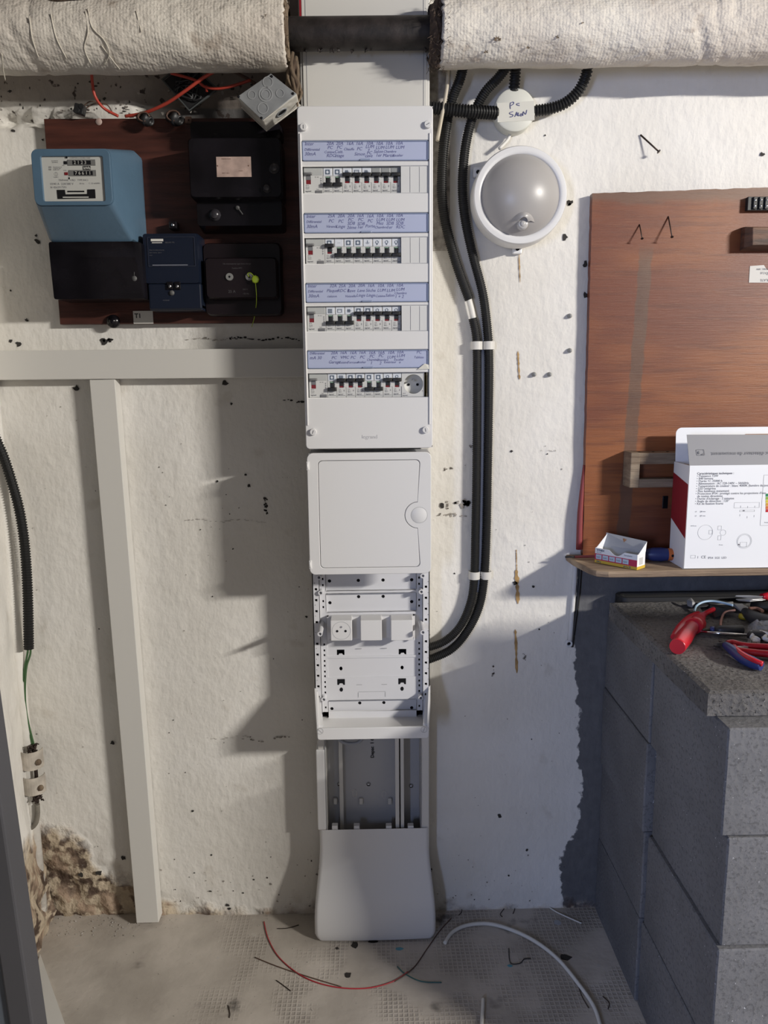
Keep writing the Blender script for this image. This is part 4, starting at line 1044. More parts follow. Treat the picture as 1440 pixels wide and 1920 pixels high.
b.text('250 V  60 A', q[0]+.010, q[2]+.006, YL-.0012, .0030, th=.00005); b.text('N 4417', q[1]-.024, q[2]+.010, YL-.0012, .0026, th=.00005); b.text('DISJONCTEUR', q[0]+.010, q[3]-.005, YL-.0012, .0028, th=.00005)
obj('plate_marking', b, mat('faded_print', (.22, .13, .10), .7), npl)
for px, py, r, Y, par in ((513, 314, .0105, YL, mc), (500, 352, .0085, YL, mc), (402, 402, .0115, -.075, lc_)):
    p = at(px, py, Y-.006); b = B(); b.lathe([(0, .009), (r*.62, .009), (r*.7, .007), (r*.75, .004), (r*.98, .003), (r, 0)], (p.x, Y, p.z), seg=26); obj('push_button', b, mat('button_black', (.03, .028, .033), .25) if 'button_black' not in bpy.data.materials else bpy.data.materials['button_black'], t)
p = at(445, 389, -.079); b = B(); b.lathe([(0, .004), (.0035, .004), (.0042, 0)], (p.x, -.075, p.z), seg=14); b.tube([(p.x, -.078, p.z), (p.x+.005, -.079, p.z-.006), (p.x+.010, -.078, p.z-.013)], .0012, 6, 3); obj('seal_screw', b, bpy.data.materials['lead'], t)

# lower brown-black fuse box
YQ = -.078
t = thing('fuse_box', 'brown-black bakelite fuse box with two silver screws and a green seal', 'fuse box', (-.24, -.021, 1.41))
q = rect(382, 455, 529, 592, -.045); b = B(); b.hull(rpts(q[0]+.003, q[1]-.003, q[2]+.003, q[3]-.003, .010, -.050)+rpts(q[0], q[1], q[2], q[3], .012, -.042)+rpts(q[0], q[1], q[2], q[3], .012, -.021)); obj('base', b, M_bakebrown, t, smooth=30)
q = rect(384, 482, 520, 560, YQ); b = B(); b.hull(rpts(q[0]+.003, q[1]-.003, q[2]+.003, q[3]-.003, .006, YQ)+rpts(q[0], q[1], q[2], q[3], .007, YQ+.006)+rpts(q[0], q[1], q[2], q[3], .007, -.048)); fc = obj('raised_cover', b, M_bakebrown, t, smooth=30)
for px in (430, 467):
    p = at(px, 519, YQ-.002); b = B(); b.lathe([(0, .0015), (.0022, .0015), (.0024, .003), (.0070, .003), (.0076, 0)], (p.x, YQ, p.z), seg=24)
    fz = obj('sealing_screw', b, mat('dull_silver', (.34, .34, .33), .45, .6) if 'dull_silver' not in bpy.data.materials else bpy.data.materials['dull_silver'], t, smooth=35)
    b = B(); b.box(p.x-.0022, p.x+.0022, YQ-.0020, YQ-.0012, p.z-.0022, p.z+.0022); obj('screw_socket', b, M_gap, fz)
b = B()
for px, py, tx, s in ((418, 496, 'Ne manoeuvrer que hors charge', .0042), (435, 504, 'Fusibles HPC', .0038), (428, 549, '25 A', .0075), (455, 544, '250 V', .0042), (455, 552, '~50 Hz', .0042)):
    p = at(px, py, YQ); b.text(tx, p.x, p.z, YQ-.0002, s, th=.0001)
obj('moulded_text', b, mat('moulded_grey', (.07, .065, .07), .5), t)
sl = thing('seal', 'yellow-green plastic seal hanging by its thin wire from the fuse box screw', 'seal', at(479, 530, YQ-.012))
p = at(478, 524, YQ-.008); b = B(); b.lathe([(0, .007), (.006, .0068), (.0078, .005), (.0078, 0), (0, 0)], (p.x, YQ-.004, p.z), (.2, -1, .1), 8); obj('seal_body', b, M_seal, sl)
b = B(); q_ = [at(467, 519, YQ-.003), at(464, 513, YQ-.006), at(470, 512, YQ-.008), at(476, 518, YQ-.009)]; b.tube(q_, .0008, 6, 5); b.tube([at(479, 530, YQ-.006), at(481, 556, YQ-.004), at(480, 575, -.052), at(477, 595, -.03), at(472, 613, -.022)], .0008, 6, 5); obj('seal_wire', b, M_seal, sl)

# bits on the meter board
q = rect(250, 583, 287, 607, -.021); t = thing('paper_tag', 'small off-white paper tag marked T1 on the lower edge of the meter board', 'label', (q[0], -.0205, q[2]))
b = B(); b.plate([rr(q[0], q[1], q[2], q[3], .001)], -.0215, .0012); obj('tag_paper', b, M_tagw, t)
b = B(); b.text('T1', q[0]+.003, q[3]-.014, -.0217, .0125, th=.0001, bold=.0004); obj('tag_writing', b, M_inkb, t)
p = at(210, 602, -.03); b = B(); b.lathe([(0, .012), (.006, .012), (.0065, .009), (.011, .008), (.0135, .004), (.014, 0)], (p.x, -.0205, p.z), seg=26); solo('board_bolt', b, M_bakelite, 'round black bolt cap at the bottom edge of the dark meter board', 'bolt')
p = at(185, 228, -.021); b = B(); b.lathe([(0, .001), (.0058, .0012), (.0066, 0)], (p.x, -.0202, p.z), seg=20); solo('peeled_plug', b, M_plate, 'pale round screw plug near the top edge of the meter board', 'screw plug')
for px, py, r_, lab, kk in ((272, 224, .015, 'left of the two coiled black cable glands on top of the meter board', 0), (327, 222, .017, 'right of the two coiled black cable glands on top of the meter board', 1)):
    p = at(px, py, -.04); t = thing('cable_gland', lab, 'cable gland', p)
    ax = Vector((.75, -.45, -.35)).normalized(); b = B(); b.lathe([(0, .013), (r_*.35, .013), (r_*.38, .018), (r_*.55, .018), (r_*.58, .009), (r_*.8, .009), (r_*.82, .000), (r_*.6, -.001), (r_*.6, -.016), (0, -.017)], p, ax, 8); obj('gland_nut', b, M_black, t)
    b = B()
    for m_ in range(3): b.tube([p+Vector((r_*cos(u)*(.75), -.010+.006*m_, r_*sin(u)*.55+.002)) for u in [k*pi/6 for k in range(11)]], .0018, 6)
    obj('coiled_wire', b, M_cablebr, t)
    if kk: b = B(); pp = at(354, 226, -.022); b.plate([rr(pp.x-.007, pp.x+.006, pp.z-.006, pp.z+.007, .002), circ(pp.x, pp.z, .002, 10)], -.024, .003); obj('fixing_lug', b, M_cablebr, t)
p = at(150, 206, -.035); t = thing('terminal_block', 'small black terminal connector lying on the rough ledge above the blue meter', 'connector', p)
b = B(); b.box(-.010, .010, -.008, .008, -.009, .009, .002, M=Matrix.Translation(p) @ Matrix.Rotation(.3, 4, 'Y')); b.cyl(p+Vector((.006, -.009, .004)), p+Vector((.006, .002, .004)), .005); b.cyl(p+Vector((-.004, -.010, -.003)), p+Vector((-.004, .002, -.003)), .0055); obj('connector_body', b, M_black, t)
b = B(); b.tube([at(156, 200, -.03), at(170, 190, -.03), at(190, 197, -.025), at(205, 213, -.02)], .0012, 6, 4); b.tube([at(158, 206, -.03), at(175, 195, -.03), at(200, 196, -.025), at(212, 214, -.02)], .0012, 6, 4); obj('connector_wire', b, M_cablebr, t)
def cable(name, pts, r, m, label, Ys, cat='cable', seg=10):
    b = B(); P_ = [at(px, py, y) for (px, py), y in zip(pts, Ys)]
    b.tube(P_, r, seg, 7); return solo(name, b, m, label, cat)
cable('red_wire', [(171, 120), (173, 155), (179, 182), (195, 203), (222, 218)], .0028, M_cabler, 'dull red cable dropping in a curve from the pipe at the far left', [-.06, -.05, -.045, -.03, -.022])
cable('red_wire', [(400, 135), (378, 148), (345, 172), (310, 195), (270, 212), (235, 218)], .0032, M_cabler, 'long red cable sloping across the dark recess towards the cable glands', [-.08, -.075, -.065, -.05, -.035, -.025])
cable('red_wire', [(320, 137), (365, 150), (385, 163), (410, 166), (440, 160), (470, 150)], .0028, M_cabler, 'short red cable sagging beside the metal junction box', [-.05, -.05, -.05, -.052, -.055, -.06])
cable('red_wire', [(386, 160), (388, 172)], .0026, M_cabler, 'short cut red cable end in the dark recess', [-.05, -.045])
cable('brown_cable', [(440, 135), (465, 148), (480, 158)], .003, M_cablebr, 'brown cable passing behind the metal junction box', [-.05, -.05, -.045])
# tilted square plate in the recess
cc = [at(*q, -.03) for q in ((303, 150), (356, 210), (410, 168), (352, 112))]
t = thing('recess_box', 'square black box with a pale metal rim, tilted in the dark recess', 'junction box', at(356, 210, -.03))
b = B(); c_ = sum(cc, Vector())/4
inner = [c_+(q-c_)*.93 for q in cc]
b.plate([[(q.x, q.z) for q in cc], [(q.x, q.z) for q in inner]], -.034, .004); obj('rim', b, mat('rim_metal', (.10, .11, .11), .45, .5), t)
b = B(); b.plate([[(q.x, q.z) for q in inner]], -.028, .002); obj('cavity', b, M_black, t)
b = B(); random.seed(3)
for k in range(9): b.tube([c_+Vector((random.uniform(-.03, .03), .0-.004*random.random(), random.uniform(-.03, .03))) for _ in range(4)], .0022, 6, 4)
obj('tangled_leads', b, M_black, t)
# metal junction box hanging at 45 degrees
YJ = -.150
cc = [at(*q, YJ) for q in ((444, 181), (492, 226), (557, 176), (508, 137))]
c_ = sum(cc, Vector())/4
t = thing('metal_junction_box', 'paint-smeared galvanised junction box hanging askew beside the board top', 'junction box', (c_.x, -.08, c_.z-.05))
b = B(); b.hull([Vector((q.x, YJ+.0025, q.z)) for q in cc]+[Vector((q.x, -.088, q.z)) for q in cc], .002, 2); obj('box_body', b, M_paintbox, t)
b = B(); out = [(c_.x+(q.x-c_.x)*1.03, c_.z+(q.z-c_.z)*1.03) for q in cc]
b.plate([out], -.092, .003); obj('back_flange', b, M_paintbox, t)
b = B(); b.plate([[(c_.x+(q.x-c_.x)*.985, c_.z+(q.z-c_.z)*.985) for q in cc]], YJ, .0025, .0006); cv = obj('cover', b, M_galv, t)
b = B()
for px, py, r in ((498, 177, .013), (498, 177, .0085), (502, 154, .0095), (493, 203, .010), (472, 178, .0075), (525, 175, .0075)):
    p = at(px, py, YJ); b.plate([circ(p.x, p.z, r, 24), circ(p.x, p.z, r*.86, 24)], YJ-.0008, .001)
obj('knockout_ring', b, mat('galvanised_edge', (.36, .37, .38), .45, .3), cv)
for px, py in ((447, 181), (490, 221), (549, 175), (509, 143)):
    p = at(px, py, YJ-.001); b = B(); b.lathe([(0, .0012), (.0022, .0012), (.0026, 0)], (p.x, YJ, p.z), seg=10); obj('cover_screw', b, M_gap, cv)
# hole on the lower right side
a_, c2 = cc[1], cc[2]; mid = (a_+c2)/2+Vector((0, .028, 0)); nrm = Vector(((c2.z-a_.z), 0, -(c2.x-a_.x))).normalized()
b = B(); b.lathe([(.0085, -.001), (.0085, .0015), (.0125, .0012), (.013, 0)], mid, nrm, 24); hr = obj('knockout_collar', b, M_galv, t)
b = B(); b.lathe([(0, .0005), (.0086, .0005)], mid, nrm, 24); obj('open_hole', b, M_gap, hr)

# ------------------------------------------------------------------ corrugated conduits on the right
def conduit(pts, Ys, r, label, m=M_corr, pitch=.0042, amp=.0007, group=None, name='corrugated_conduit'):
    b = B(); P_ = [at(px, py, y) for (px, py), y in zip(pts, Ys)]
    b.tube(P_, r, 18, 12, ridge=(pitch, amp)); return solo(name, b, m, label, 'conduit', group)
conduit([(872, 110), (862, 150), (850, 180), (838, 230), (830, 300), (829, 370), (838, 430), (856, 495), (880, 562)], [-.055, -.045, -.035, -.022, -.018, -.018, -.016, -.014, -.012], .0096, 'black corrugated conduit, upper left run ending at the exposed white cable')
conduit([(886, 597), (892, 625), (894, 660), (894, 760), (893, 900), (891, 1000), (889, 1080), (882, 1130), (862, 1175), (832, 1203), (795, 1216)], [-.013]*6+[-.014, -.016, -.022, -.03, -.04], .0086, 'black corrugated conduit, lower left run curving into the open cabinet')
conduit([(958, 115), (935, 145), (908, 175), (886, 220), (872, 280), (867, 350), (872, 410), (887, 480), (905, 550), (914, 620), (917, 680), (916, 780), (914, 900), (912, 1000), (908, 1080), (899, 1135), (878, 1180), (845, 1218), (795, 1240)], [-.055, -.045, -.035, -.022, -.018, -.018, -.016, -.014, -.013]+[-.013]*5+[-.014, -.016, -.022, -.03, -.04], .0092, 'black corrugated conduit, the unbroken right run from pipe to cabinet')
conduit([(800, 201), (840, 205), (880, 209), (932, 212)], [-.046, -.046, -.044, -.030], .0115, 'thick corrugated conduit from the board top to the round box, crossing in front', pitch=.0058, amp=.0012)
conduit([(966, 112), (966, 140), (963, 172)], [-.05, -.035, -.028], .0100, 'short thick corrugated conduit entering the round box from above', pitch=.0058, amp=.0012)
conduit([(1000, 208), (1030, 204), (1060, 193), (1085, 170), (1099, 140), (1103, 112)], [-.026, -.026, -.028, -.032, -.04, -.05], .0100, 'thick corrugated conduit curving right of the round box up to the pipe', pitch=.0058, amp=.0012)
b = B(); b.tube([at(876, 550, -.013), at(884, 580, -.014), at(890, 610, -.013)], .0062, 12, 5); solo('white_cable', b, M_cablew, 'bare white cable showing between two black conduit ends', 'cable')
b = B(); b.tube([at(905, 655, -.006), at(905, 800, -.006), at(903, 950, -.006), at(900, 1060, -.006), at(896, 1110, -.008)], .0052, 10, 5); solo('grey_cable', b, M_cableg, 'straight grey cable between the two long black conduits', 'cable')
for py, px0, wh in ((648, 905, 'upper'), (1078, 900, 'lower')):
    p = at(px0, py, -.013); t = thing('conduit_clip', 'white double conduit clip, the %s one of the pair on the wall' % wh, 'clip', (p.x, -.002, p.z), 'double conduit clips')
    for s in (-1, 1):
        cx_ = p.x+s*.0128; b = B(); n = 16; ro, ri = .0128, .0108
        o_ = [(cx_+ro*cos(a), -.013+ro*sin(a)) for a in [radians(-200+220*k/n) for k in range(n+1)]]
        i_ = [(cx_+ri*cos(a), -.013+ri*sin(a)) for a in [radians(-200+220*k/n) for k in range(n+1)]]
        for zz_ in (0,):
            vv = [[b.bm.verts.new((x, y, z)) for x, y in L__] for L__ in (o_, i_) for z in (p.z-.0085, p.z+.0085)]
            for k in range(n):
                b.bm.faces.new((vv[0][k], vv[0][k+1], vv[1][k+1], vv[1][k])); b.bm.faces.new((vv[2][k], vv[2][k+1], vv[3][k+1], vv[3][k]))
                b.bm.faces.new((vv[0][k], vv[0][k+1], vv[2][k+1], vv[2][k])); b.bm.faces.new((vv[1][k], vv[1][k+1], vv[3][k+1], vv[3][k]))
            for e_ in (0, n): b.bm.faces.new((vv[0][e_], vv[1][e_], vv[3][e_], vv[2][e_]))
        obj('clip_ring', b, M_trunk, t)
    b = B(); b.box(p.x-.026, p.x+.026, -.004, -.0005, p.z-.0085, p.z+.0085, .001); b.hull([(p.x-.006, -.016, p.z-.002), (p.x-.006, -.016, p.z+.002), (p.x+.004, -.016, p.z), (p.x-.006, -.003, p.z-.002), (p.x-.006, -.003, p.z+.002), (p.x+.004, -.003, p.z)]); obj('clip_base', b, M_trunk, t)
cp = [(841, 120), (838, 165), (829, 215), (820, 264)]
b = B(); P_ = [at(px, py, y) for (px, py), y in zip(cp, (-.05, -.05, -.056, -.066))]; b.tube(P_, .0036, 8, 3)
solo('cream_strip', b, mat('cream_strip_plastic', (.50, .45, .36), .5), 'thin cream strip slanting down beside the upper right corner of the board', 'strip')
b = B(); q = rect(790, 115, 842, 470, .0); b.box(q[0], q[1]+.002, -.0012, .003, q[2], q[3]); solo('bare_render_patch', b, M_scuff, 'strip of brown unpainted render just right of the board', 'wall patch')

# round junction box
p = at(966, 205, -.036); t = thing('round_junction_box', 'round cream junction box with a taped handwritten label above the lamp', 'junction box', (p.x, -.001, p.z-.043))
R0 = .0415
b = B(); b.lathe([(0, .036), (R0-.004, .036), (R0-.001, .034), (R0, .031), (R0, .022), (R0-.001, .0215), (R0-.0015, 0)], (p.x, 0, p.z), seg=56); obj('box_body', b, M_roundbox, t, smooth=35)
b = B(); b.box(p.x-.036, p.x+.038, -.0366, -.0360, p.z-.0225, p.z+.0135, M=Matrix.Translation(p) @ Matrix.Rotation(radians(-3), 4, 'Y') @ Matrix.Translation(-p)); tp_ = obj('tape_label', b, M_tape, t)
def strokes(b, P2, r=.0007):                                           # pen strokes given in pixels on the lid
    for s_ in P2: b.tube([at(820+cx_/4.5, 60+cy_/4.5, -.0372) for cx_, cy_ in s_], r, 5, 4)
b = B()
strokes(b, [[(622, 595), (615, 615), (618, 648)], [(615, 600), (640, 590), (645, 605), (620, 622)], [(694, 602), (672, 605), (672, 615), (695, 620)],
            [(640, 672), (612, 680), (615, 692), (640, 700), (632, 714), (612, 716)], [(655, 714), (665, 690), (672, 676), (678, 708)], [(660, 700), (678, 698)], [(686, 680), (684, 706), (694, 704)], [(702, 692), (712, 690), (716, 704), (702, 708), (702, 692)], [(724, 706), (726, 672), (746, 694), (756, 658)]])
obj('handwriting', b, M_ink, tp_, 'handwritten PC SALON in blue pen')
b = B(); b.tube([at(958, 247, -.010), at(952, 262, -.012), at(936, 279, -.02)], .0034, 8, 4); solo('lamp_cable', b, M_cablew, 'short white cable from the round box to the lamp', 'cable')

# ------------------------------------------------------------------ bulkhead lamp
p = at(976, 367, -.075); LX, LZ = p.x, p.z+.001
t = thing('bulkhead_lamp', 'round white wall lamp with frosted dome and motion sensor, switched off', 'wall lamp', (LX, -.001, LZ-.1))
b = B(); R1 = .0935
b.lathe([(.070, .055), (.0775, .073), (.0800, .0755), (.0845, .0760), (R1-.002, .0750), (R1, .0715), (R1, .066), (R1+.0008, .055), (R1+.001, .030), (R1-.006, .004), (R1-.010, .0)], (LX, 0, LZ), seg=72); obj('ring', b, M_lampw, t, smooth=50)
b = B(); RD = .0927; pr_ = [(0, .115)]+[(RD*sin(a), .070+RD*cos(a)-(RD-.045)) for a in [math.asin(.0795/RD)*k/16 for k in range(1, 17)]]+[(.076, .060)]
b.lathe(pr_, (LX, 0, LZ), seg=72); df = obj('diffuser', b, M_diff, t, smooth=60)
sx_, sz_ = LX+.0015, LZ-.058
b = B(); b.lathe([(0, .1022), (.003, .1020), (.0058, .1005), (.0062, .0998), (.0085, .0995), (.0105, .0975), (.0112, .094), (.0112, .076)], (sx_, 0, sz_), seg=28); sn = obj('motion_sensor', b, M_lens, df, smooth=50)
b = B()
n = 14
o_ = [(sx_+.0275*sin(a), sz_-.012+.032*cos(a)) for a in [radians(-62+124*k/n) for k in range(n+1)]]
i_ = [(sx_+.0165*sin(a), sz_-.006+.022*cos(a)) for a in [radians(-62+124*k/n) for k in range(n+1)]]
def domeY(x, z):
    r_ = min(.0795, sqrt((x-LX)**2+(z-LZ)**2)); return -(.070+sqrt(RD*RD-r_*r_)-(RD-.045))
va = [b.bm.verts.new((x, domeY(x, z)-.0002, z)) for x, z in o_]; vb = [b.bm.verts.new((x, domeY(x, z)-.0065, z)) for x, z in i_]; vc = [b.bm.verts.new((sx_+(x-sx_)*.62, domeY(x, z)-.0055, sz_+(z-sz_)*.62)) for x, z in i_]
for k in range(n):
    b.bm.faces.new((va[k], va[k+1], vb[k+1], vb[k])).smooth = True; b.bm.faces.new((vb[k], vb[k+1], vc[k+1], vc[k])).smooth = True
obj('sensor_hood', b, M_diff, df)
for px, py in ((896, 323), (970, 467)):
    q = at(px, py, -.01); b = B(); b.box(q.x-.010, q.x+.010, -.012, -.001, q.z-.010, q.z+.010, .003); tb2 = obj('fixing_tab', b, M_lampw, t)
    b = B(); b.lathe([(0, .003), (.0036, .003), (.0040, 0)], (q.x, -.012, q.z), seg=12); obj('tab_screw', b, M_gap, tb2)

# ------------------------------------------------------------------ plywood board on the right
b = B(); NX = 1
pts = [(.4635, 1.6505), (1.10, 1.667), (1.10, .888), (.4700, .888)]
random.seed(4); edgeL = []
for k in range(60):
    t_ = k/59; edgeL.append((.4700+(.4635-.4700)*t_+random.uniform(-.0006, .0006), .888+(1.6505-.888)*t_))
top_ = [(.4635+(1.10-.4635)*k/50, 1.6505+.0165*k/50+random.uniform(-.0008, .0008)) for k in range(1, 51)]
b.plate([edgeL+top_+[(1.10, .888)]], -.020, .018)
solo('plywood_board', b, M_ply, 'large red-brown stained plywood board on the wall at the right', 'board', loc=(0, 0, 0))
def nail(p0, p1, label, r=.0014, group=None):
    b = B(); p0 = Vector(p0); p1 = Vector(p1); d = (p1-p0).normalized(); b.cyl(p0, p1, r, r*.9, 8); b.cyl(p1-d*.0004, p1+d*.0010, r*2.4, r*2.4, 10)
    return solo('nail', b, M_nail, label, 'nail', group)
nail(at(1201, 253, -.001), at(1235, 284, -.020), 'long dark nail sticking out of the white wall right of the lamp', .0018)
nail(at(1199, 421, -.020), at(1204, 447, -.040), 'left bent nail in the upper part of the plywood board', .0012)
nail(at(1253, 406, -.020), at(1260, 444, -.045), 'right long nail in the upper part of the plywood board', .0013)
for px, py, w_ in ((1069, 592, 'upper painted screw plug of the pair left of the plywood board'), (1069, 657, 'lower painted screw plug of the pair left of the plywood board'), (1002, 702, 'left painted screw plug of the side-by-side pair on the white wall'), (1031, 702, 'right painted screw plug of the side-by-side pair on the white wall')):
    p = at(px, py, -.006); b = B(); b.lathe([(0, .010), (.0022, .010), (.0040, .006), (.0052, .002), (.0050, -.001)], (p.x, 0, p.z), (.05, -1, -.1), 10); solo('screw_plug', b, M_plug, w_, 'screw plug', 'painted screw plugs on the white wall', loc=(p.x, 0, p.z))
q = rect(1403, 368, 1470, 394, -.034); t = thing('terminal_block', 'black terminal block with bright screws at the top right of the plywood', 'connector', (q[0], -.0205, q[2]))
b = B(); b.box(q[0], q[1], -.032, -.0205, q[2], q[3], .001); 
for k in range(4): b.box(q[0]+.010+k*.012, q[0]+.018+k*.012, -.036, -.031, q[2]+.002, q[3]-.001, .001)
obj('block_body', b, M_black, t)
for k in range(4):
    for zz_ in (.3, .72):
        b = B(); b.lathe([(0, .001), (.0022, .001), (.0025, 0)], (q[0]+.014+k*.012, -.036, q[2]+(q[3]-q[2])*zz_), seg=10); obj('terminal_screw', b, M_chrome, t)
q = rect(1401, 423, 1500, 464, -.050); b = B(); b.hull([Vector(v) for v in ((q[0], -.0205, q[2]-.003), (q[0], -.0205, q[3]+.002), (q[1], -.0205, q[2]-.003), (q[1], -.0205, q[3]+.002), (q[0]+.010, -.055, q[2]+.004), (q[0]+.008, -.055, q[3]-.004), (q[1], -.055, q[2]+.004), (q[1], -.055, q[3]-.004), (q[0]-.001, -.040, q[2]), (q[0]-.001, -.040, q[3]))], .0012)
solo('wooden_cleat', b, mat('dark_cleat', (.17, .085, .05), .6, col2=(.06, .035, .025), vs=22, stretch=(.5, 1, 4), bump=.5), 'short dark chamfer-edged wooden block on the upper right of the plywood', 'wooden cleat')
pp = [at(*v, -.0205) for v in ((1406, 499), (1432, 497), (1438, 506), (1450, 507), (1450, 530), (1404, 530))]
t = thing('torn_sticker', 'torn white sticker with upside-down print at the right of the plywood', 'sticker', (pp[0].x, -.0205, pp[-1].z))
b = B(); b.plate([[(v.x, v.z) for v in pp]], -.0209, .0006); obj('sticker_paper', b, M_tagw, t)
b = B()
for py, tx, s in ((505, 'WAGNEC 30W', .0048), (512, 'CHOCLIS', .0058), (516, 'Electricite', .003), (525, 'EULATE', .007)):
    p = at(1436, py, -.021); b.text(tx, 0, 0, 0, s, th=.00005, M=Matrix.Translation((p.x+.012, -.0212, p.z+.002)) @ Matrix.Rotation(pi, 4, 'Y'))
obj('sticker_print', b, M_print, t)
# wooden slotted rack above the shelf
t = thing('wooden_rack', 'weathered wooden frame rack with holes fixed to the plywood above the shelf', 'rack', (.60, -.021, 1.01))
def wb(name, pts, m=M_oldwood, bev=.0015):
    b = B(); b.hull([Vector(v) for v in pts], bev, 2); return obj(name, b, m, t)
xa = at(1182, 880, -.065).x; ztop = at(1240, 849, -.065).z; zt2 = at(1240, 870, -.065).z; zb2 = at(1240, 898, -.065).z; zb3 = at(1240, 914, -.065).z
def bxh(x0, x1, y0, y1, z0, z1): return [(x, y, z) for x in (x0, x1) for y in (y0, y1) for z in (z0, z1)]
wb('top_rail', bxh(xa, .98, -.066, -.021, zt2, ztop)); wb('bottom_rail', bxh(xa, .98, -.066, -.038, zb3, zb2)); wb('end_block', bxh(xa-.001, xa+.019, -.068, -.021, zb3, ztop+.001)); 
for px in (1200, 1226, 1253, 1280):
    p = at(px, 849, -.05); b = B(); b.cyl((p.x, -.045, ztop+.0002), (p.x, -.045, ztop+.0008), .0028, None, 12); obj('tool_hole', b, M_gap, t)
p = at(1247, 940, -.021); b = B(); b.box(p.x-.006, p.x+.006, -.0225, -.0203, p.z-.016, p.z+.012, .001); solo('rubber_strip', b, M_bakelite, 'small dark strip on the plywood below the wooden rack', 'strip')
b = B(); b.tube([at(1096, 872, -.014), at(1088, 960, -.016), at(1086, 1030, -.018)], [.0035, .0065, .0075], 8, 3); solo('red_rod', b, M_redstick, 'reddish rod standing on the shelf against the left edge of the plywood', 'rod')

# ------------------------------------------------------------------ shelf and what stands on it
SZ = .886
b = B(); random.seed(8)
fl = [(.436, -.002), (.438, -.05), (.447, -.10), (.452, -.128), (.462, -.148), (.485, -.157)]+[(.485+k*.04, -.158+.0025*noise.noise(Vector((k*.7, 0, 0)))) for k in range(1, 17)]+[(1.14, -.002)]
lay = []
for zz_, ins in ((SZ, .003), (SZ-.0015, .0008), (SZ-.006, 0), (SZ-.0125, .0015), (SZ-.0145, .005)):
    cxm, cym = .8, -.07; lay.append([b.bm.verts.new((x+(ins if x < .8 else 0), y+(ins if y < -.03 else 0), zz_+.0006*noise.noise(Vector((x*30, y*30, 1))))) for x, y in fl])
for a, c in zip(lay, lay[1:]):
    for k in range(len(a)): b.bm.faces.new((a[k], a[(k+1) % len(a)], c[(k+1) % len(a)], c[k]))
b.bm.faces.new(lay[0]); b.bm.faces.new(lay[-1][::-1])
solo('wooden_shelf', b, M_shelf, 'rough raw timber shelf fixed to the wall under the plywood board', 'shelf', loc=(0, 0, 0))
# carton of the lamp
t = thing('lamp_carton', 'large white carton with grey flap and red side standing on the shelf', 'carton', (.76, -.09, SZ))
yF = -.146; xL = at(1282, 1056, yF).x; zT = at(1296, 873, yF).z; Wd = .24; Dp = .078
tx_ = .0
b = B(); th_ = .0008
b.box(xL, xL+Wd, yF, yF+th_, SZ, zT); cf = obj('front_panel', b, M_card, t)
b = B(); b.box(xL, xL+Wd, yF+Dp-th_, yF+Dp, SZ, zT); obj('back_panel', b, M_card, t)
b = B(); zr1 = at(1288, 905, yF).z; zr0 = at(1283, 1010, yF).z
pl = [(yF, SZ), (yF+Dp, SZ), (yF+Dp, zT), (yF, zT)]
b.box(xL-.0002, xL+th_, yF, yF+Dp, SZ, zT); sp_ = obj('side_panel', b, M_card, t)
b = B(); yy0, yy1 = yF+.001, yF+Dp
b.hull([(xL-.0006, yF, zr1-.004), (xL-.0006, yy1, zr1+.012), (xL-.0006, yy1, zr0+.030), (xL-.0006, yF, zr0), (xL-.0002, yF, zr1-.004), (xL-.0002, yy1, zr1+.012), (xL-.0002, yy1, zr0+.030), (xL-.0002, yF, zr0)]); obj('red_band', b, M_cardr, sp_, 'dark red printed band')
b = B(); b.box(xL, xL+Wd, yF, yF+Dp, SZ, SZ+.001); obj('bottom_panel', b, M_cardin, t)
b = B(); b.hull([(xL, yF+.002, zT), (xL, yF+Dp-.002, zT), (xL-.010, yF+.016, zT+.004), (xL-.011, yF+Dp-.006, zT+.006), (xL+.0006, yF+.002, zT), (xL+.0006, yF+Dp-.002, zT)]) if False else b.hull([(xL+.0005, yF+.006, zT-.012), (xL+.0005, yF+Dp-.004, zT-.012), (xL+.020, yF+.008, zT-.004), (xL+.020, yF+Dp-.006, zT-.004), (xL+.0205, yF+.008, zT-.0046), (xL+.0205, yF+Dp-.006, zT-.0046)]); obj('inner_flap', b, M_kraft, t)
# front flap leaning back and up
f0 = Vector((xL, yF, zT)); topz = at(1312, 821, yF+.02); FH = (topz-Vector((xL, yF, zT))).length
dz_, dy_ = topz.z-zT, .030
offx = .0035
b = B(); b.hull([(xL, yF, zT), (xL+Wd, yF, zT), (xL+offx, yF+dy_, zT+dz_+.006), (xL+Wd, yF+dy_, zT+dz_+.004), (xL, yF+.0009, zT), (xL+Wd, yF+.0009, zT), (xL+offx, yF+dy_+.0009, zT+dz_+.006), (xL+Wd, yF+dy_+.0009, zT+dz_+.004)]); gf = obj('grey_flap', b, M_cardg, t)
fa = atan2(dy_, dz_+.006)
Mf = Matrix.Translation((0, yF, zT)) @ Matrix.Rotation(-fa, 4, 'X')
b = B(); b.text('lampe LED avec détecteur de mouvement', 0, 0, 0, .0105, th=.0001, M=Matrix.Translation((at(1337, 853, yF+.01).x+.176, yF, zT)) @ Matrix.Rotation(-fa, 4, 'X') @ Matrix.Translation((0, -.0012, .0275)) @ Matrix.Rotation(pi, 4, 'Y')); 
Mi = Mf @ Matrix.Translation((xL+.018, 0, .0215))
b.plate([rr(0, .016, 0, .0125, .0012), rr(.0006, .0154, .0006, .0119, .001)], -.0012, .0004, M=Mi); b.hull([Mi @ Vector(v) for v in ((.003, -.0012, .003), (.006, -.0012, .003), (.0055, -.0012, .010), (.003, -.0015, .007))])
b.hull([Mi @ Vector(v) for v in ((.009, -.0012, .001), (.015, -.0012, .001), (.015, -.0012, .005), (.009, -.0015, .002))])
obj('flap_print', b, M_print, gf, 'upside-down black lettering and sun pictogram')
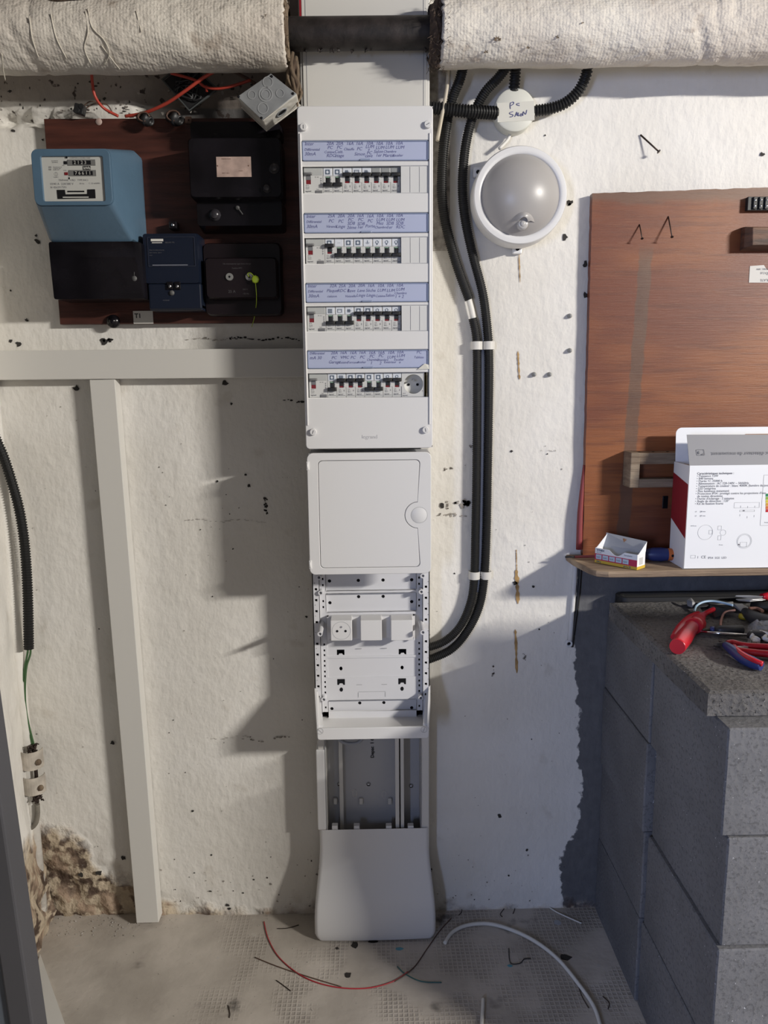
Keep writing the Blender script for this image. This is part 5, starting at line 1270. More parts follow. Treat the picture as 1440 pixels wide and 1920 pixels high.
# white back flap behind
b = B(); q0 = at(1312, 821, yF+Dp).x+.0; zf = at(1350, 801, yF+Dp).z
b.plate([[(xL+.002, zT)]+[(xL+.012+.012*cos(a), zf-.012+.012*sin(a)) for a in [radians(180-90*k/6) for k in range(7)]]+[(xL+Wd-.004, zf), (xL+Wd-.002, zT)]], yF+Dp-.001, .0008, M=None); obj('back_flap', b, M_card, t)
b = B(); b.plate([rr(at(1397, 812, yF+Dp).x, xL+Wd-.01, zf-.020, at(1397, 819, yF+Dp).z+.006)], yF+Dp-.0018, .0006); obj('kraft_lining', b, M_kraft, t)
def cpt(cx_, cy_): return at(1260+cx_/6.856, 790+cy_/6.857, yF)
b = B()
for k, (tx, bo) in enumerate((('Caractéristiques techniques :', 1), ('• Puissance 12W', 0), ('• 840 lumens', 0), ('• Durée +/- 25000 h', 0), ('• Alimentation : AC 220-240V ~ 50/60Hz', 0), ('• Température de couleur : blanc 4000K (lumière du jour)', 0), ('• LED intégrées', 0), ('• Flux lumineux instantané', 0), ('• Protection IP54 : protégé contre les projections d\'eau', 0), ('  de toutes directions', 0), ('• Durée d\'éclairage : 2 minutes', 0), ('• Angle de détection : 120°', 0), ('• Kit de fixation fourni', 0))):
    p = cpt(322-k*2.4, 684+k*32.4); b.text(tx, p.x, p.z, yF-.0003, .0064, th=.00005, bold=.00012 if bo else .00003)
for cx_, cy_, tx, s in ((295, 1168, 'x3        30 mm', .0036), (292, 1222, 'x3        25 mm', .0036), (240, 1350, 'Ø195 mm', .0028), (600, 1594, '75 mm', .003), (372, 1762, 'CE', .0085), (460, 1768, 'IP54  SGS  LED', .0062), (325, 1762, 'I', .0070), (1185, 1305, 'Energie', .003)):
    p = cpt(cx_, cy_); b.text(tx, p.x, p.z, yF-.0003, s, th=.00005)
def outl(p0, p1, w=.0003):
    a = cpt(*p0); c = cpt(*p1); b.plate([[(a.x, c.z), (c.x, c.z), (c.x, a.z), (a.x, a.z)], [(a.x+w, c.z+w), (c.x-w, c.z+w), (c.x-w, a.z-w), (a.x+w, a.z-w)]], yF-.0003, .0003)
for r0, r1 in (((800, 1045), (1120, 1110)), ((590, 1345), (632, 1395)), ((590, 1470), (628, 1525)), ((875, 1555), (958, 1612)), ((240, 1722), (298, 1760)), ((360, 1153), (372, 1172)), ((358, 1208), (370, 1226)), ((870, 1140), (1060, 1160)), ((475, 1400), (515, 1450))): outl(r0, r1)
for c_, r in (((427, 1427), .0155), ((927, 1540), .0155), ((927, 1540), .0135), ((655, 1430), .006)):
    p = cpt(*c_); b.plate([circ(p.x, p.z, r, 36), circ(p.x, p.z, r-.00028, 36)], yF-.0003, .0003)
for cx_, cy_ in ((882, 1097), (972, 1100), (1064, 1098), (872, 1208), (965, 1232), (1055, 1218)):
    p = cpt(cx_, cy_); b.box(p.x-.0002, p.x+.0002, yF-.0004, yF, p.z-.002, p.z+.002)
p = cpt(922, 1147); b.box(p.x-.0018, p.x+.0018, yF-.0005, yF, p.z-.0012, p.z+.0012); p = cpt(858, 1584); b.box(p.x-.0015, p.x+.0015, yF-.0005, yF, p.z-.0012, p.z+.0012)
outl((1180, 690), (1500, 1335), .0004)
obj('front_print', b, M_print, cf)
M_el = [mat('energy_band_%s' % n_, c_, .5) for n_, c_ in (('green', (.02, .22, .10)), ('lime', (.25, .42, .06)), ('yellow', (.62, .52, .05)), ('amber', (.62, .33, .04)), ('orange', (.60, .16, .04)), ('red', (.50, .02, .03)))]
for k, m_ in enumerate(M_el):
    a = cpt(1205, 930+k*40); c = cpt(1262+k*30, 965+k*40); b = B(); b.box(a.x, c.x, yF-.0004, yF, c.z, a.z); obj('energy_band', b, m_, cf)
# open screw packet
t = thing('screw_packet', 'small open screw carton with pink and yellow print on the shelf', 'small carton', (.50, -.11, SZ))
P0 = atz(1115, 1054, SZ+.0008); P1 = atz(1194, 1069, SZ+.0008)
ux = (P1-P0); Wp = ux.length; ux.normalize(); uy = Vector((-ux.y, ux.x, 0)); Hh = .032; Dd = .032
def PK(a, d, h): return P0+ux*a+uy*d+Vector((0, 0, h))
def pk(name, a0, a1, d0, d1, h0, h1, m, par=t, lab=None):
    b = B(); b.hull([PK(a, d, h) for a in (a0, a1) for d in (d0, d1) for h in (h0, h1)]); return obj(name, b, m, par, lab)
fl_ = []
b = B(); n = 24
bot = []; topv = []
for k in range(n+1):
    a = Wp*k/n; u = (k/n-.52)/.18; h = Hh-.010*max(0, 1-u*u)**1.2 if abs(u) < 1 else Hh
    bot.append((a, h))
vv = [[b.bm.verts.new(PK(a, d, hh_)) for a, hh_ in L__] for d in (0, .0006) for L__ in ([(a, 0) for a, h in bot], bot)]
for k in range(n):
    b.bm.faces.new((vv[0][k], vv[0][k+1], vv[1][k+1], vv[1][k])); b.bm.faces.new((vv[2][k], vv[2][k+1], vv[3][k+1], vv[3][k])); b.bm.faces.new((vv[1][k], vv[1][k+1], vv[3][k+1], vv[3][k]))
pf = obj('front_panel', b, M_card, t)
pk('pink_band', 0, Wp, -.0004, 0, .0062, .0200, M_pink, pf); pk('yellow_band', 0, Wp, -.0004, 0, 0, .0062, M_yell, pf)
for k in range(5): pk('printed_panel', .003+k*.0158, .003+k*.0158+.0135, -.0007, -.0003, .0085, .0185, M_lblue, pf)
b = B()
Rm = Matrix(((ux.x, uy.x, 0, P0.x), (ux.y, uy.y, 0, P0.y), (0, 0, 1, P0.z), (0, 0, 0, 1)))
b.text('VYNEX', .004, .0258, -.0004, .0058, th=.00005, M=Rm, bold=.0002); b.text('Spanplatten', Wp-.030, .0255, -.0004, .004, th=.00005, M=Rm); b.text('4,0 x 40', .004, .0218, -.0004, .0035, th=.00005, M=Rm)
b.text('100 x', .004, .0014, -.0006, .0048, th=.00005, M=Rm, bold=.0002); b.text('# 4 x 25', Wp-.030, .0014, -.0006, .0048, th=.00005, M=Rm, bold=.0002)
for k in range(5): b.text('4x%d' % (25+5*k), .0045+k*.0158, .0115, -.0009, .0042, th=.00005, M=Rm)
obj('front_print', b, M_iconink, pf)
pk('side_panel', Wp-.0006, Wp, 0, Dd, 0, Hh, M_card); pk('side_panel', 0, .0006, 0, Dd, 0, Hh, M_card); pk('back_panel', 0, Wp, Dd-.0006, Dd, 0, Hh+.002, M_cardin); pk('bottom_panel', 0, Wp, 0, Dd, 0, .0006, M_cardin)
pk('side_yellow_band', Wp, Wp+.0004, 0, Dd, 0, .0062, M_yell); pk('side_grey_print', Wp, Wp+.0004, .008, Dd-.010, .009, .024, M_mod)
b = B(); b.hull([PK(.002, Dd, Hh), PK(Wp-.002, Dd, Hh), PK(.0, Dd+.010, Hh+.027), PK(Wp-.004, Dd+.012, Hh+.021), PK(.002, Dd-.0006, Hh), PK(Wp-.002, Dd-.0006, Hh)]); obj('lid_flap', b, M_cardin, t)
for a, s in ((0, 1), (Wp, -1)):
    b = B(); b.hull([PK(a, 0.002, Hh-.002), PK(a, Dd, Hh-.002), PK(a+s*.003, Dd+.010, Hh+.026-(.005 if s < 0 else 0)), PK(a+s*.001, .002, Hh-.002), PK(a+s*.001, Dd, Hh-.002)]); obj('side_flap', b, M_card, t)
b = B(); b.hull([PK(Wp*.42, Dd+.0065, Hh+.020), PK(Wp*.52, Dd+.0065, Hh+.019), PK(Wp*.47, Dd+.0035, Hh+.013), PK(Wp*.45, Dd+.0065, Hh+.021)]); obj('hang_slot', b, M_kraft, t)
# screwdriver behind the packet
z_ = SZ+.016
t = thing('screwdriver', 'screwdriver with dark blue and orange handle lying behind the screw carton', 'screwdriver', (.52, -.06, SZ+.001))
ha = at(1211, 1040, -.075); hb = at(1264, 1040, -.082); ha.z = hb.z = z_
ax = (hb-ha).normalized(); L_ = (hb-ha).length
b = B(); b.lathe([(0, -.006), (.009, -.005), (.011, 0), (.0145, L_*.25), (.0150, L_*.55), (.0130, L_*.8), (.0115, L_*.84)], ha, ax, 24)
hd = obj('handle', b, M_toolblue, t, smooth=50)
b = B(); b.lathe([(.0130, L_*.74), (.0136, L_*.80), (.0128, L_*.93), (.0105, L_*.99)], ha, ax, 24); obj('orange_end', b, M_toolor, t)
b = B(); b.lathe([(.0112, L_*.96), (.0095, L_*1.03), (0, L_*1.06)], ha, ax, 20); obj('end_cap', b, M_bluewire, t)
p = ha+ax*L_*.87; b = B(); b.lathe([(0, .0005), (.0028, .0005), (.003, 0)], p+Vector((0, -.0128, 0)), (0, -1, 0), 12); obj('hanging_hole', b, M_gap, t)
b = B(); s0 = at(1078, 1031, -.045); s0.z = SZ+.005; b.cyl(ha-ax*.006, s0, .0045, .0028, 12); obj('insulated_shaft', b, M_redstick, t)
b = B(); s1 = at(1060, 1030, -.040); s1.z = SZ+.004; b.cyl(s0, s1, .0026, .0018, 10); obj('blade_tip', b, M_black, t)
b = B(); p = at(1225, 1021, -.04); p2 = at(1268, 1020, -.04); b.tube([(p.x, -.035, SZ+.005), (p2.x+.02, -.035, SZ+.006)], .0042, 8); solo('cable_offcut', b, M_plate, 'pale pinkish cable offcut behind the screwdriver handle on the shelf', 'cable offcut')

# ------------------------------------------------------------------ concrete blocks and slab
random.seed(12)
def blk(x0, x1, y0, y1, z0, z1, lab, m=M_block):
    b = B(); b.box(x0, x1, y0, y1, z0, z1, .0025, 1)
    bmesh.ops.subdivide_edges(b.bm, edges=[e for e in b.bm.edges if e.calc_length() > .1], cuts=5, use_grid_fill=True)
    for v in b.bm.verts: v.co += Vector([noise.noise(v.co*30+Vector((s*9, 0, 0)))*.0009 for s in (1, 2, 3)])
    return solo('concrete_block', b, m, lab, 'concrete block', 'stacked concrete blocks at the right', loc=((x0+x1)/2, (y0+y1)/2, z0))
zj = [0, .190, .383, .572, .752]
ORD2 = ['bottom', 'second from the bottom', 'third from the bottom', 'top']
for k in range(4):
    dx = (.002, .004, .0, .003)[k]
    blk(.533+dx, .733+dx, -.287, -.004, zj[k], zj[k+1]-.0015, 'dark concrete block against the wall in the left stack, %s course' % ORD2[k])
    fx = (.5385, .541, .5475, .5375)[k]; fy = (-.612, -.606, -.600, -.597)[k]
    blk(fx, fx+.86, fy, -.294-(.004 if k in (1, 2) else 0), zj[k]+.0005, zj[k+1]-.001, 'long concrete block at the front of the stack, %s course' % ORD2[k])
    blk(.745, 1.40, -.287, -.004, zj[k], zj[k+1]-.0015, 'concrete block hidden behind the front stack at the right, %s course' % ORD2[k])
b = B(); nx, ny = 110, 60; x0, x1, y0, y1 = .522, 1.40, -.556, -.060; za, zb_ = .7535, .7925
gv = []
for j in range(ny+1):
    row = []
    for i in range(nx+1):
        x = x0+(x1-x0)*i/nx; y = y0+(y1-y0)*j/ny
        e = min((x-x0), (y-y0), (y1-y))
        z = zb_+.0008*noise.noise(Vector((x*30, y*30, 0)))-(.003 if e < .001 else 0)
        row.append(b.bm.verts.new((x+(.002*noise.noise(Vector((y*25, 1, 0))) if i == 0 else 0), y+(.0015*noise.noise(Vector((x*25, 4, 0))) if j == 0 else 0), z)))
    gv.append(row)
for j in range(ny):
    for i in range(nx): b.bm.faces.new((gv[j][i], gv[j][i+1], gv[j+1][i+1], gv[j+1][i]))
rim = [gv[0][i] for i in range(nx+1)]+[gv[j][nx] for j in range(1, ny+1)]+[gv[ny][i] for i in range(nx-1, -1, -1)]+[gv[j][0] for j in range(ny-1, 0, -1)]
low = [b.bm.verts.new((v.co.x, v.co.y, za+.001*noise.noise(v.co*40))) for v in rim]
for k in range(len(rim)): b.bm.faces.new((rim[k], low[k], low[(k+1) % len(low)], rim[(k+1) % len(rim)]))
b.bm.faces.new(low)
solo('concrete_slab', b, M_slab, 'pitted concrete slab lying on the block stack as a worktop', 'concrete slab')
b = B(); b.box(.841, 1.40, -.585, -.545, .7935, 1.0365, .002)  # added out of view, sized for the shadow it throws on the wall
solo('shadow_casting_slab', b, M_slab, 'unseen slab added on edge at the right end of the worktop to cast a shadow', 'concrete slab')
# black rounded rim tray behind the slab
b = B(); lp = rr(.545, 1.02, -.056, -.010, .020, 6)
b.plate([rr(.545, 1.02, -.056, -.008, .020, 6), rr(.555, 1.01, -.050, -.014, .015, 6)], 0, .030)
for v in b.bm.verts: v.co = Vector((v.co.x, v.co.z, .757+v.co.y+.012))
solo('black_tray', b, M_rubber, 'black rounded tray rim sunk behind the slab against the wall', 'tray')
# painted metal flat bar with eyelet on the wall
t = thing('flat_hook_bar', 'white-painted metal bar with an eyelet, hanging down the wall under the shelf end', 'metal bar', (.455, -.002, .68))
pe = at(1067, 1207, -.004); pt = at(1078, 1085, -.004)
b = B(); b.tube([(pt.x, -.003, .873), (pt.x-.002, -.004, .80), (pe.x+.0015, -.004, pe.z+.008)], .0055, 10, 4); obj('bar', b, mat('bar_paint', (.60, .60, .60), .6, bump=.4), t)
b = B(); b.lathe([(.0038, -.001), (.0040, .004), (.0065, .006), (.0088, .004), (.0092, -.001)], (pe.x, -.001, pe.z), seg=24); ey = obj('eyelet', b, bpy.data.materials['bar_paint'], t)
b = B(); b.lathe([(0, .0012), (.0042, .0012)], (pe.x, -.001, pe.z), seg=16); obj('eyelet_hole', b, M_gap, ey)
b = B(); b.tube([(pt.x+.012, -.003, .872), (pt.x+.010, -.004, .80), (pe.x+.009, -.003, pe.z+.02), (pe.x+.007, -.003, pe.z-.008)], .0038, 8, 4); solo('dark_lead', b, M_black, 'thin dark lead running down the bare cement beside the white bar', 'lead')

# ------------------------------------------------------------------ tools on the slab
TZ = .7940
def tz(px, py, h=0): return atz(px, py, TZ+h)
def tool(name, lab, cat): return thing(name, lab, cat, (.6, -.3, TZ))
# red insulated cutter with screwdriver-like handle
t = tool('red_pliers', 'bright red insulated pliers lying at the slab edge, handles towards the camera', 'pliers')
b = B(); P_ = [tz(1270, 1213, .014), tz(1283, 1195, .014), tz(1300, 1172, .014), tz(1309, 1163, .012), tz(1320, 1152, .010), tz(1338, 1142, .010)]
b.tube(P_, [.0135, .0152, .0120, .0130, .0052, .0046], 18, 5); obj('long_handle', b, M_toolred, t)
b = B(); P_ = [tz(1262, 1195, .010), tz(1276, 1179, .012), tz(1292, 1162, .012), tz(1309, 1153, .010)]; b.tube(P_, [.005, .0095, .0090, .0080], 12, 5); obj('short_handle', b, M_toolred, t)
b = B(); P_ = [tz(1291, 1179, .014), tz(1305, 1165, .014)]; b.tube([tz(1299, 1175, .014), tz(1309, 1168, .014)], .0155, 18); obj('finger_guard', b, M_toolred, t)
# chrome screwdriver
t = tool('chrome_screwdriver', 'screwdriver with long chrome shaft and black handle lying across the slab', 'screwdriver')
b = B(); b.cyl(tz(1313, 1185, .006), tz(1402, 1191, .006), .0028, None, 12); obj('shaft', b, M_chrome, t)
b = B(); b.tube([tz(1402, 1191, .008), tz(1412, 1192, .009), tz(1470, 1196, .009)], [.005, .010, .011], 14); obj('handle', b, M_toolblk, t)
t = tool('black_screwdriver', 'short dark screwdriver with a blue collar behind the chrome one', 'screwdriver')
b = B(); b.tube([tz(1340, 1181, .008), tz(1350, 1181, .009), tz(1392, 1180, .009)], [.006, .0085, .0085], 12); obj('handle', b, M_toolblk, t)
b = B(); b.cyl(tz(1332, 1181, .007), tz(1340, 1181, .008), .0068, .0068, 12); obj('blue_collar', b, M_toolblue, t)
b = B(); b.cyl(tz(1312, 1181, .006), tz(1332, 1181, .007), .0032, None, 10); obj('shaft', b, mat('olive_shaft', (.07, .07, .035), .5), t)
# mini cutters blue/red
t = tool('side_cutters', 'small side cutters with blue and red handles, front of the slab', 'pliers')
b = B(); b.hull([tz(1336, 1203, .004), tz(1338, 1206, .012), tz(1356, 1204, .012), tz(1360, 1214, .004), tz(1356, 1206, .002)], .0008); b.hull([tz(1345, 1200, .006), tz(1360, 1205, .012), tz(1362, 1212, .006), tz(1350, 1206, .004)], .0006); obj('jaws', b, M_toolblk, t)
b = B(); b.tube([tz(1360, 1209, .010), tz(1372, 1218, .011), tz(1390, 1232, .010), tz(1410, 1242, .010), tz(1428, 1249, .009)], [.0060, .0085, .0100, .0105, .0080], 14, 5); lh = obj('lower_handle', b, M_toolblue, t)
b = B(); b.tube([tz(1376, 1212, .014), tz(1388, 1224, .017), tz(1408, 1236, .017), tz(1430, 1245, .014)], .0045, 10, 5); obj('red_inlay', b, M_toolred, lh)
b = B(); b.tube([tz(1362, 1206, .010), tz(1374, 1205, .010), tz(1400, 1211, .010), tz(1470, 1214, .010)], [.004, .006, .0062, .006], 10, 4); obj('upper_handle', b, M_toolred, t)
# red strippers (right)
t = tool('wire_strippers', 'red-handled wire strippers leaving the frame at the right slab edge', 'pliers')
b = B(); b.tube([tz(1372, 1214, .007), tz(1400, 1222, .008), tz(1470, 1229, .008)], [.004, .0062, .0065], 12, 3); obj('handle', b, M_toolred, t)
b = B(); b.box(-.011, .011, -.004, .004, -.003, .003, .001, M=Matrix.Translation(tz(1390, 1215, .008))); obj('metal_link', b, M_toolst, t)
# combination pliers
t = tool('combination_pliers', 'steel-headed combination pliers with red and black handles at the back of the slab', 'pliers')
b = B(); b.hull([tz(1376, 1119, .012), tz(1380, 1116, .016), tz(1405, 1116, .017), tz(1432, 1118, .017), tz(1432, 1125, .006), tz(1405, 1117, .010)], .0012); b.hull([tz(1376, 1123, .006), tz(1384, 1127, .004), tz(1406, 1129, .006), tz(1436, 1126, .008), tz(1436, 1119, .014), tz(1408, 1124, .012)], .0012); obj('jaws', b, M_toolst, t)
b = B(); b.tube([tz(1428, 1119, .014), tz(1440, 1118, .014), tz(1475, 1116, .014)], [.007, .009, .009], 12); obj('red_handle', b, M_toolred, t)
b = B(); b.tube([tz(1410, 1134, .012), tz(1425, 1138, .012), tz(1475, 1139, .012)], [.007, .0105, .011], 12); obj('black_handle', b, M_toolblk, t)
# second pliers
t = tool('grip_pliers', 'pliers with small steel head and fat black handles pointing right', 'pliers')
b = B(); b.hull([tz(1372, 1135, .008), tz(1376, 1132, .013), tz(1392, 1131, .014), tz(1400, 1139, .012), tz(1392, 1149, .006), tz(1382, 1142, .004)], .0012); b.hull([tz(1388, 1132, .010), tz(1402, 1141, .013), tz(1415, 1143, .008), tz(1398, 1148, .004)], .001); obj('jaws', b, M_toolst, t)
b = B(); b.tube([tz(1396, 1146, .012), tz(1408, 1155, .013), tz(1425, 1162, .013), tz(1475, 1176, .013)], [.007, .0125, .0135, .0135], 16, 4); obj('black_handle', b, M_toolblk, t)
b = B(); b.tube([tz(1404, 1141, .012), tz(1420, 1141, .013), tz(1430, 1146, .012)], .0035, 8, 4); obj('red_edge', b, M_pinkwire, t)
# adjustable wrench
t = tool('adjustable_wrench', 'grey adjustable wrench half under the pliers at the back of the slab', 'wrench')
b = B(); b.hull([tz(1288, 1136, .003), tz(1287, 1125, .012), tz(1296, 1120, .016), tz(1298, 1128, .014), tz(1305, 1131, .010), tz(1298, 1140, .003)], .0012); obj('jaw', b, M_toolst, t)
b = B(); b.hull([tz(1300, 1131, .010), tz(1302, 1140, .003), tz(1375, 1127, .010), tz(1376, 1133, .004), tz(1302, 1130, .004)], .001); obj('handle', b, M_toolblk, t)
t = tool('flat_tool', 'dark flat rasp-like tool lying under the pale blue wire', 'tool')
b = B(); b.hull([tz(1328, 1135, .002), tz(1330, 1133, .007), tz(1372, 1134, .007), tz(1376, 1150, .006), tz(1340, 1157, .005), tz(1330, 1152, .001)], .001); obj('plate', b, M_toolblk, t)
b = B(); b.tube([tz(1302, 1146, .003), tz(1306, 1136, .008), tz(1318, 1129, .014), tz(1335, 1127, .016), tz(1355, 1130, .016), tz(1374, 1135, .015)], .0024, 8, 6)
solo('pale_blue_wire', b, M_bluewire, 'pale blue wire arching over the tools to the pliers', 'wire')
b = B(); b.tube([tz(1302, 1146, .003), tz(1299, 1150, .001)], .0014, 8); solo('copper_wire_end', b, M_brass, 'bare copper end of the pale blue wire', 'wire end')
b = B(); b.tube([tz(1351, 1174, .003), tz(1353, 1160, .004), tz(1360, 1148, .006), tz(1378, 1144, .008)], .0024, 8, 6); solo('pink_wire', b, M_pinkwire, 'dull pink wire bent down between the tools', 'wire')
b = B(); b.lathe([(0, 0), (.009, 0), (.010, .004), (.009, .009), (0, .010)], tz(1394, 1160, .0005), (0, 0, 1), 18); solo('yellow_cap', b, mat('yellow_plastic', (.42, .32, .02), .4), 'small yellow plastic cap beside the black pliers handle', 'cap')
t = thing('plug_bag', 'clear plastic bag of white wall plugs at the right end of the slab', 'bag', tz(1425, 1200, 0))
random.seed(21)
for k in range(10):
    px = random.uniform(1412, 1442); py = random.uniform(1184, 1202); p = tz(px, py, .006+random.random()*.010); a = random.uniform(-.8, .8)+pi/2
    d = Vector((cos(a), sin(a), random.uniform(-.2, .2)))*.011; b = B(); b.tube([p-d, p, p+d], [.0034, .0042, .0030], 8); obj('wall_plug', b, M_cablew, t)
b = B()
gx, gy = 12, 9; vv = []
for j in range(gy+1):
    for i in range(gx+1):
        p = tz(1402+ (1450-1402)*i/gx, 1174+(1206-1174)*j/gy, 0); e = min(i, j, gy-j, 3)/3
        vv.append(b.bm.verts.new(p+Vector((0, 0, .001+.022*e+.006*noise.noise(Vector((i*.9, j*.9, 2)))))))
for j in range(gy):
    for i in range(gx):
        q = j*(gx+1)+i; b.bm.faces.new((vv[q], vv[q+1], vv[q+gx+2], vv[q+gx+1]))
obj('film', b, M_clear, t)

# ------------------------------------------------------------------ left side: conduit, earth wires, painted pipe, bracket
conduit([(-48, 722), (-25, 775), (-8, 822), (8, 860), (24, 910), (37, 960), (46, 1020), (51, 1090), (53, 1150), (54, 1216)], [-.036]*10, .0098, 'black corrugated conduit hanging down the far left wall above green wires', pitch=.0058, amp=.0011)
b = B(); b.tube([at(52, 1205, -.02), at(52, 1222, -.02), at(45, 1260, -.02), at(42, 1310, -.02), at(50, 1360, -.018), at(63, 1402, -.016)], .0023, 8, 6); solo('earth_wire', b, M_cablegr, 'left green wire of the pair below the far left conduit', 'wire')
b = B(); b.tube([at(56, 1205, -.02), at(57, 1225, -.02), at(49, 1255, -.02), at(47, 1310, -.02), at(53, 1355, -.018), at(65, 1402, -.016)], .0023, 8, 6); solo('earth_wire', b, M_cablegr, 'right green wire of the pair below the far left conduit', 'wire')
b = B(); b.tube([(-.798, -.014, .03), (-.798, -.014, 1.28)], .013, 20, 1); solo('painted_pipe', b, M_wall, 'vertical white-painted pipe in the far left wall corner', 'pipe')
t = thing('pipe_bracket', 'rusty rod bracket with two painted clamps on the far left pipe', 'bracket', (-.74, -.04, .30))
for y0, y1 in ((1412, 1445), (1460, 1492)):
    za_ = at(40, y1, -.05).z; zb2_ = at(40, y0, -.05).z; xm = -.780
    b = B(); n = 14; ro = .024
    vv = [[b.bm.verts.new((xm+(ro+f_)*cos(a), -.030+(ro+f_)*sin(a), z)) for a in [radians(-180+200*k/n) for k in range(n+1)]] for f_ in (0, -.002) for z in (za_, zb2_)]
    for k in range(n):
        b.bm.faces.new((vv[0][k], vv[0][k+1], vv[1][k+1], vv[1][k])); b.bm.faces.new((vv[2][k], vv[2][k+1], vv[3][k+1], vv[3][k])); b.bm.faces.new((vv[0][k], vv[0][k+1], vv[2][k+1], vv[2][k])); b.bm.faces.new((vv[1][k], vv[1][k+1], vv[3][k+1], vv[3][k]))
    obj('clamp', b, mat('clamp_paint', (.40, .36, .31), .7, var=.2, vs=30, bump=.4) if 'clamp_paint' not in bpy.data.materials else bpy.data.materials['clamp_paint'], t)
b = B(); b.tube([at(64, 1400, -.03), at(66, 1430, -.03), at(69, 1470, -.03), at(70, 1505, -.03)], .0042, 10, 3); obj('rod', b, M_nail, t)
for px, py, r in ((71, 1429, .0072), (75, 1477, .0070)):
    p = at(px, py, -.045); b = B(); b.lathe([(0, .006), (r*.8, .006), (r, .003), (r, 0)], p, (1, -.5, 0), 8); b.cyl(p, p+Vector((-.014, .007, 0)), .003, None, 8); obj('bolt', b, M_fibre2, t)
random.seed(31)
for c_ in ((62, 1404), (71, 1497)):
    p = at(*c_, -.035); b = B()
    for k in range(14): b.tube([p+Vector([random.uniform(-.010, .010) for _ in range(3)]) for _ in range(3)], .0014, 5, 3)
    obj('twisted_wire', b, M_nail, t)
b = B(); b.tube([at(70, 1508, -.03), at(70, 1530, -.03), at(64, 1548, -.03), at(42, 1560, -.03)], .0055, 10, 5); solo('bent_grey_pipe', b, mat('dull_grey_pipe', (.16, .145, .12), .7, var=.3, vs=30), 'short grey pipe bent towards the left below the rusty bracket', 'pipe')
# open grey door leaf in the foreground left
t = thing('open_door', 'blurred blue-grey metal door edge standing open at the lower left', 'door', (-.63, -.5, .0))
Md = Matrix.Translation((-.5935, -.50, .136)) @ Matrix.Rotation(radians(-2.2), 4, 'Y')
b = B(); b.box(-.0425, -.001, -.006, .045, -.134, 1.85, .004, M=Md); obj('door_edge', b, M_door, t)
b = B(); b.box(-.30, -.0435, .002, .040, -.128, 1.85, .003, M=Md); obj('door_panel', b, M_door2, t)
# white offcut lying on the floor behind the door
pa = [atz(*q, 0) for q in ((76, 1796), (126, 1938), (60, 1938), (60, 1850))]
b = B(); b.hull([Vector((p.x, p.y, h)) for p in pa for h in (.001, .010)]); solo('white_offcut', b, M_trunk, 'white flat plastic offcut on the floor beside the open door', 'plastic offcut')

# ------------------------------------------------------------------ floor litter
def floorwire(name, pts, r, m, lab, cat='wire', h=None):
    b = B(); P_ = [atz(px, py, (h[i] if h else r)+.0003) for i, (px, py) in enumerate(pts)]; b.tube(P_, r, 8, 6); return solo(name, b, m, lab, cat)
floorwire('red_wire', [(495, 1728), (503, 1760), (525, 1797), (570, 1832), (625, 1850), (685, 1853), (735, 1841), (765, 1822)], .0013, mat('wire_crimson', (.36, .02, .03), .4), 'long red wire curving on the floor in front of the white foot cover')
floorwire('grey_wire', [(740, 1840), (775, 1815), (800, 1780), (825, 1745), (846, 1722)], .0012, M_cablebr, 'grey-brown wire continuing the red one towards the right wall base')
floorwire('grey_wire', [(478, 1795), (520, 1812), (580, 1832), (640, 1850)], .0011, M_cablebr, 'thin brown wire crossing under the left half of the red wire')
floorwire('teal_wire', [(745, 1812), (760, 1826), (790, 1840), (828, 1842)], .0011, mat('wire_teal', (.03, .12, .12), .5), 'short dark teal wire beside the red wire end')
floorwire('white_cable', [(834, 1768), (848, 1748), (875, 1735), (915, 1732), (955, 1742), (1000, 1763), (1045, 1797), (1085, 1845), (1115, 1890), (1130, 1940)], .0043, M_cablew, 'thick white cable arching across the floor to the right', 'cable')
floorwire('white_cable', [(906, 1873), (905, 1895), (902, 1940)], .0038, M_cablew, 'short white cable end at the bottom middle of the floor', 'cable')
floorwire('grey_wire', [(1018, 1692), (1040, 1708), (1065, 1720), (1090, 1731)], .0016, M_cablew, 'thin pale wire on the floor near the wall by the blocks')
floorwire('black_wire', [(954, 1778), (957, 1805), (975, 1806), (983, 1798), (995, 1797)], .0010, M_black, 'small hooked black wire inside the arch of the white cable')
for k, (pts, lab) in enumerate((([(862, 1695), (866, 1708), (860, 1716)], 'tiny black wire clipping beside the foot of the trunking'), ([(945, 1704), (938, 1714), (942, 1719)], 'left tiny black clipping near the wall base'), ([(959, 1690), (965, 1702), (962, 1713)], 'right tiny black clipping near the wall base'), ([(520, 1741), (540, 1740), (560, 1734)], 'dark twig-like clipping left of the foot cover'), ([(518, 1838), (532, 1848), (545, 1858)], 'thin dark clipping on the floor below the red wire'), ([(1085, 1850), (1092, 1870), (1104, 1890)], 'fine grey clipping beside the thick white cable'), ([(1130, 1868), (1142, 1880), (1140, 1892)], 'curled grey clipping near the bottom of the block stack'), ([(428, 1885), (431, 1900), (430, 1908)], 'short brown clipping at the bottom left of the floor'))):
    floorwire('wire_clipping', pts, .0009, M_nail, lab, 'wire clipping')
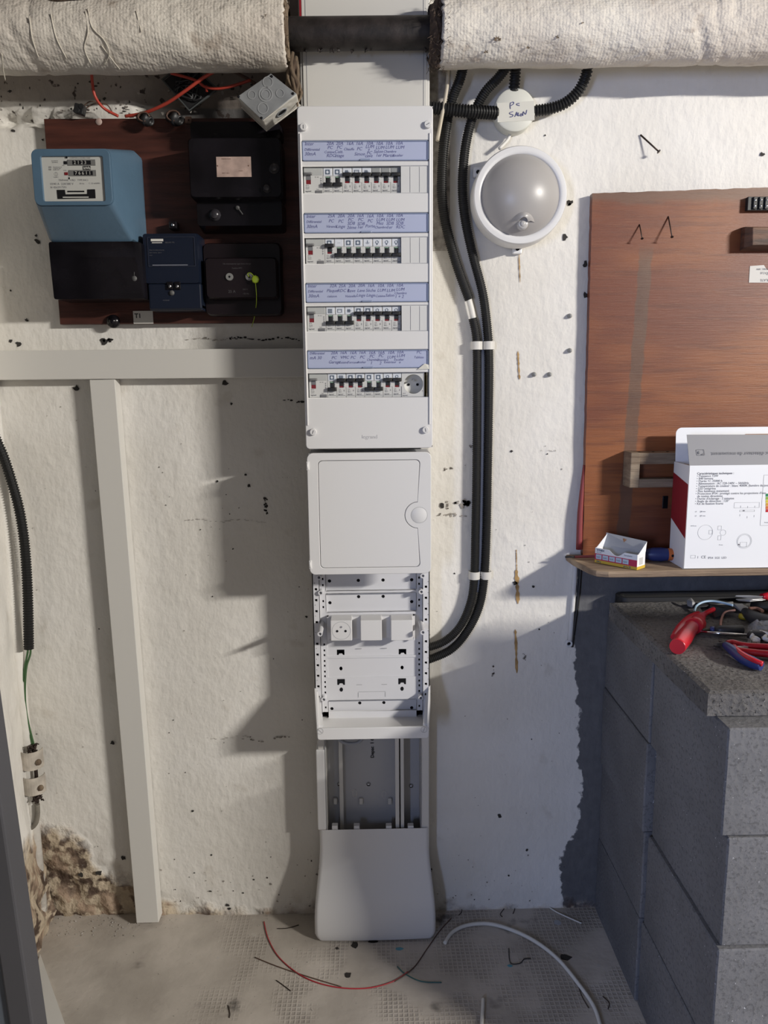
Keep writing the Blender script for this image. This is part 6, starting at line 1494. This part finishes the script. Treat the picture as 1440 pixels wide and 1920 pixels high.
def chip(name, px, py, w, h, m, lab, cat):
    p = atz(px, py, .0005); random.seed(int(px*7+py)); b = B()
    n = 9; ring = [(p.x+w*(.6+.5*random.random())*cos(2*pi*k/n), p.y+h*(.6+.5*random.random())*sin(2*pi*k/n)) for k in range(n)]
    vt = [b.bm.verts.new((x, y, .0012)) for x, y in ring]; vb_ = [b.bm.verts.new((x, y, .0002)) for x, y in ring]
    b.bm.faces.new(vt); b.bm.faces.new(vb_[::-1])
    for k in range(n): b.bm.faces.new((vt[k], vt[(k+1) % n], vb_[(k+1) % n], vb_[k]))
    solo(name, b, m, lab, cat)
M_bchip = mat('blue_scrap', (.10, .30, .38), .6); M_spot = mat('oil_spot', (.02, .016, .013), .6)
chip('blue_scrap', 749, 1779, .009, .005, M_bchip, 'pale blue scrap on the floor right below the foot cover', 'scrap')
chip('blue_scrap', 956, 1811, .006, .004, M_bchip, 'pale blue scrap beside the hooked black wire', 'scrap')
chip('paper_scrap', 1045, 1730, .010, .009, M_cableg, 'small whitish paper scrap near the wall and block stack', 'scrap')
for px, py, w_, h_, lab in ((666, 1771, .010, .012, 'largest dark oil spot on the floor under the foot cover'), (652, 1828, .009, .009, 'round dark oil spot just above the red wire'), (632, 1778, .004, .004, 'smallest dark spot left of the large oil spot'), (700, 1765, .012, .006, 'faint dark spot at the front edge of the foot cover'), (1060, 1795, .018, .010, 'wide faint dark spot beside the white cable')):
    chip('oil_spot', px, py, w_, h_, M_spot, lab, 'stain')
random.seed(77); M_crumb = mat('plaster_crumb', (.40, .38, .35), .9)
b = B()
for k in range(420):
    px = random.uniform(95, 1180); py = random.uniform(1716, 1915) if k % 2 else random.uniform(1716, 1745)
    if k < 130: px = random.uniform(80, 260); py = random.uniform(1712, 1755)
    p = atz(px, py, .0008); s = random.uniform(.0005, .0016)*(1.8 if k < 90 else 1)
    b.hull([p+Vector((random.uniform(-s, s), random.uniform(-s, s), random.uniform(-.0007, s))) for _ in range(6)])
o = solo('plaster_crumbs', b, M_crumb, 'scattered plaster crumbs and dust on the concrete floor', 'debris'); o['kind'] = 'stuff'
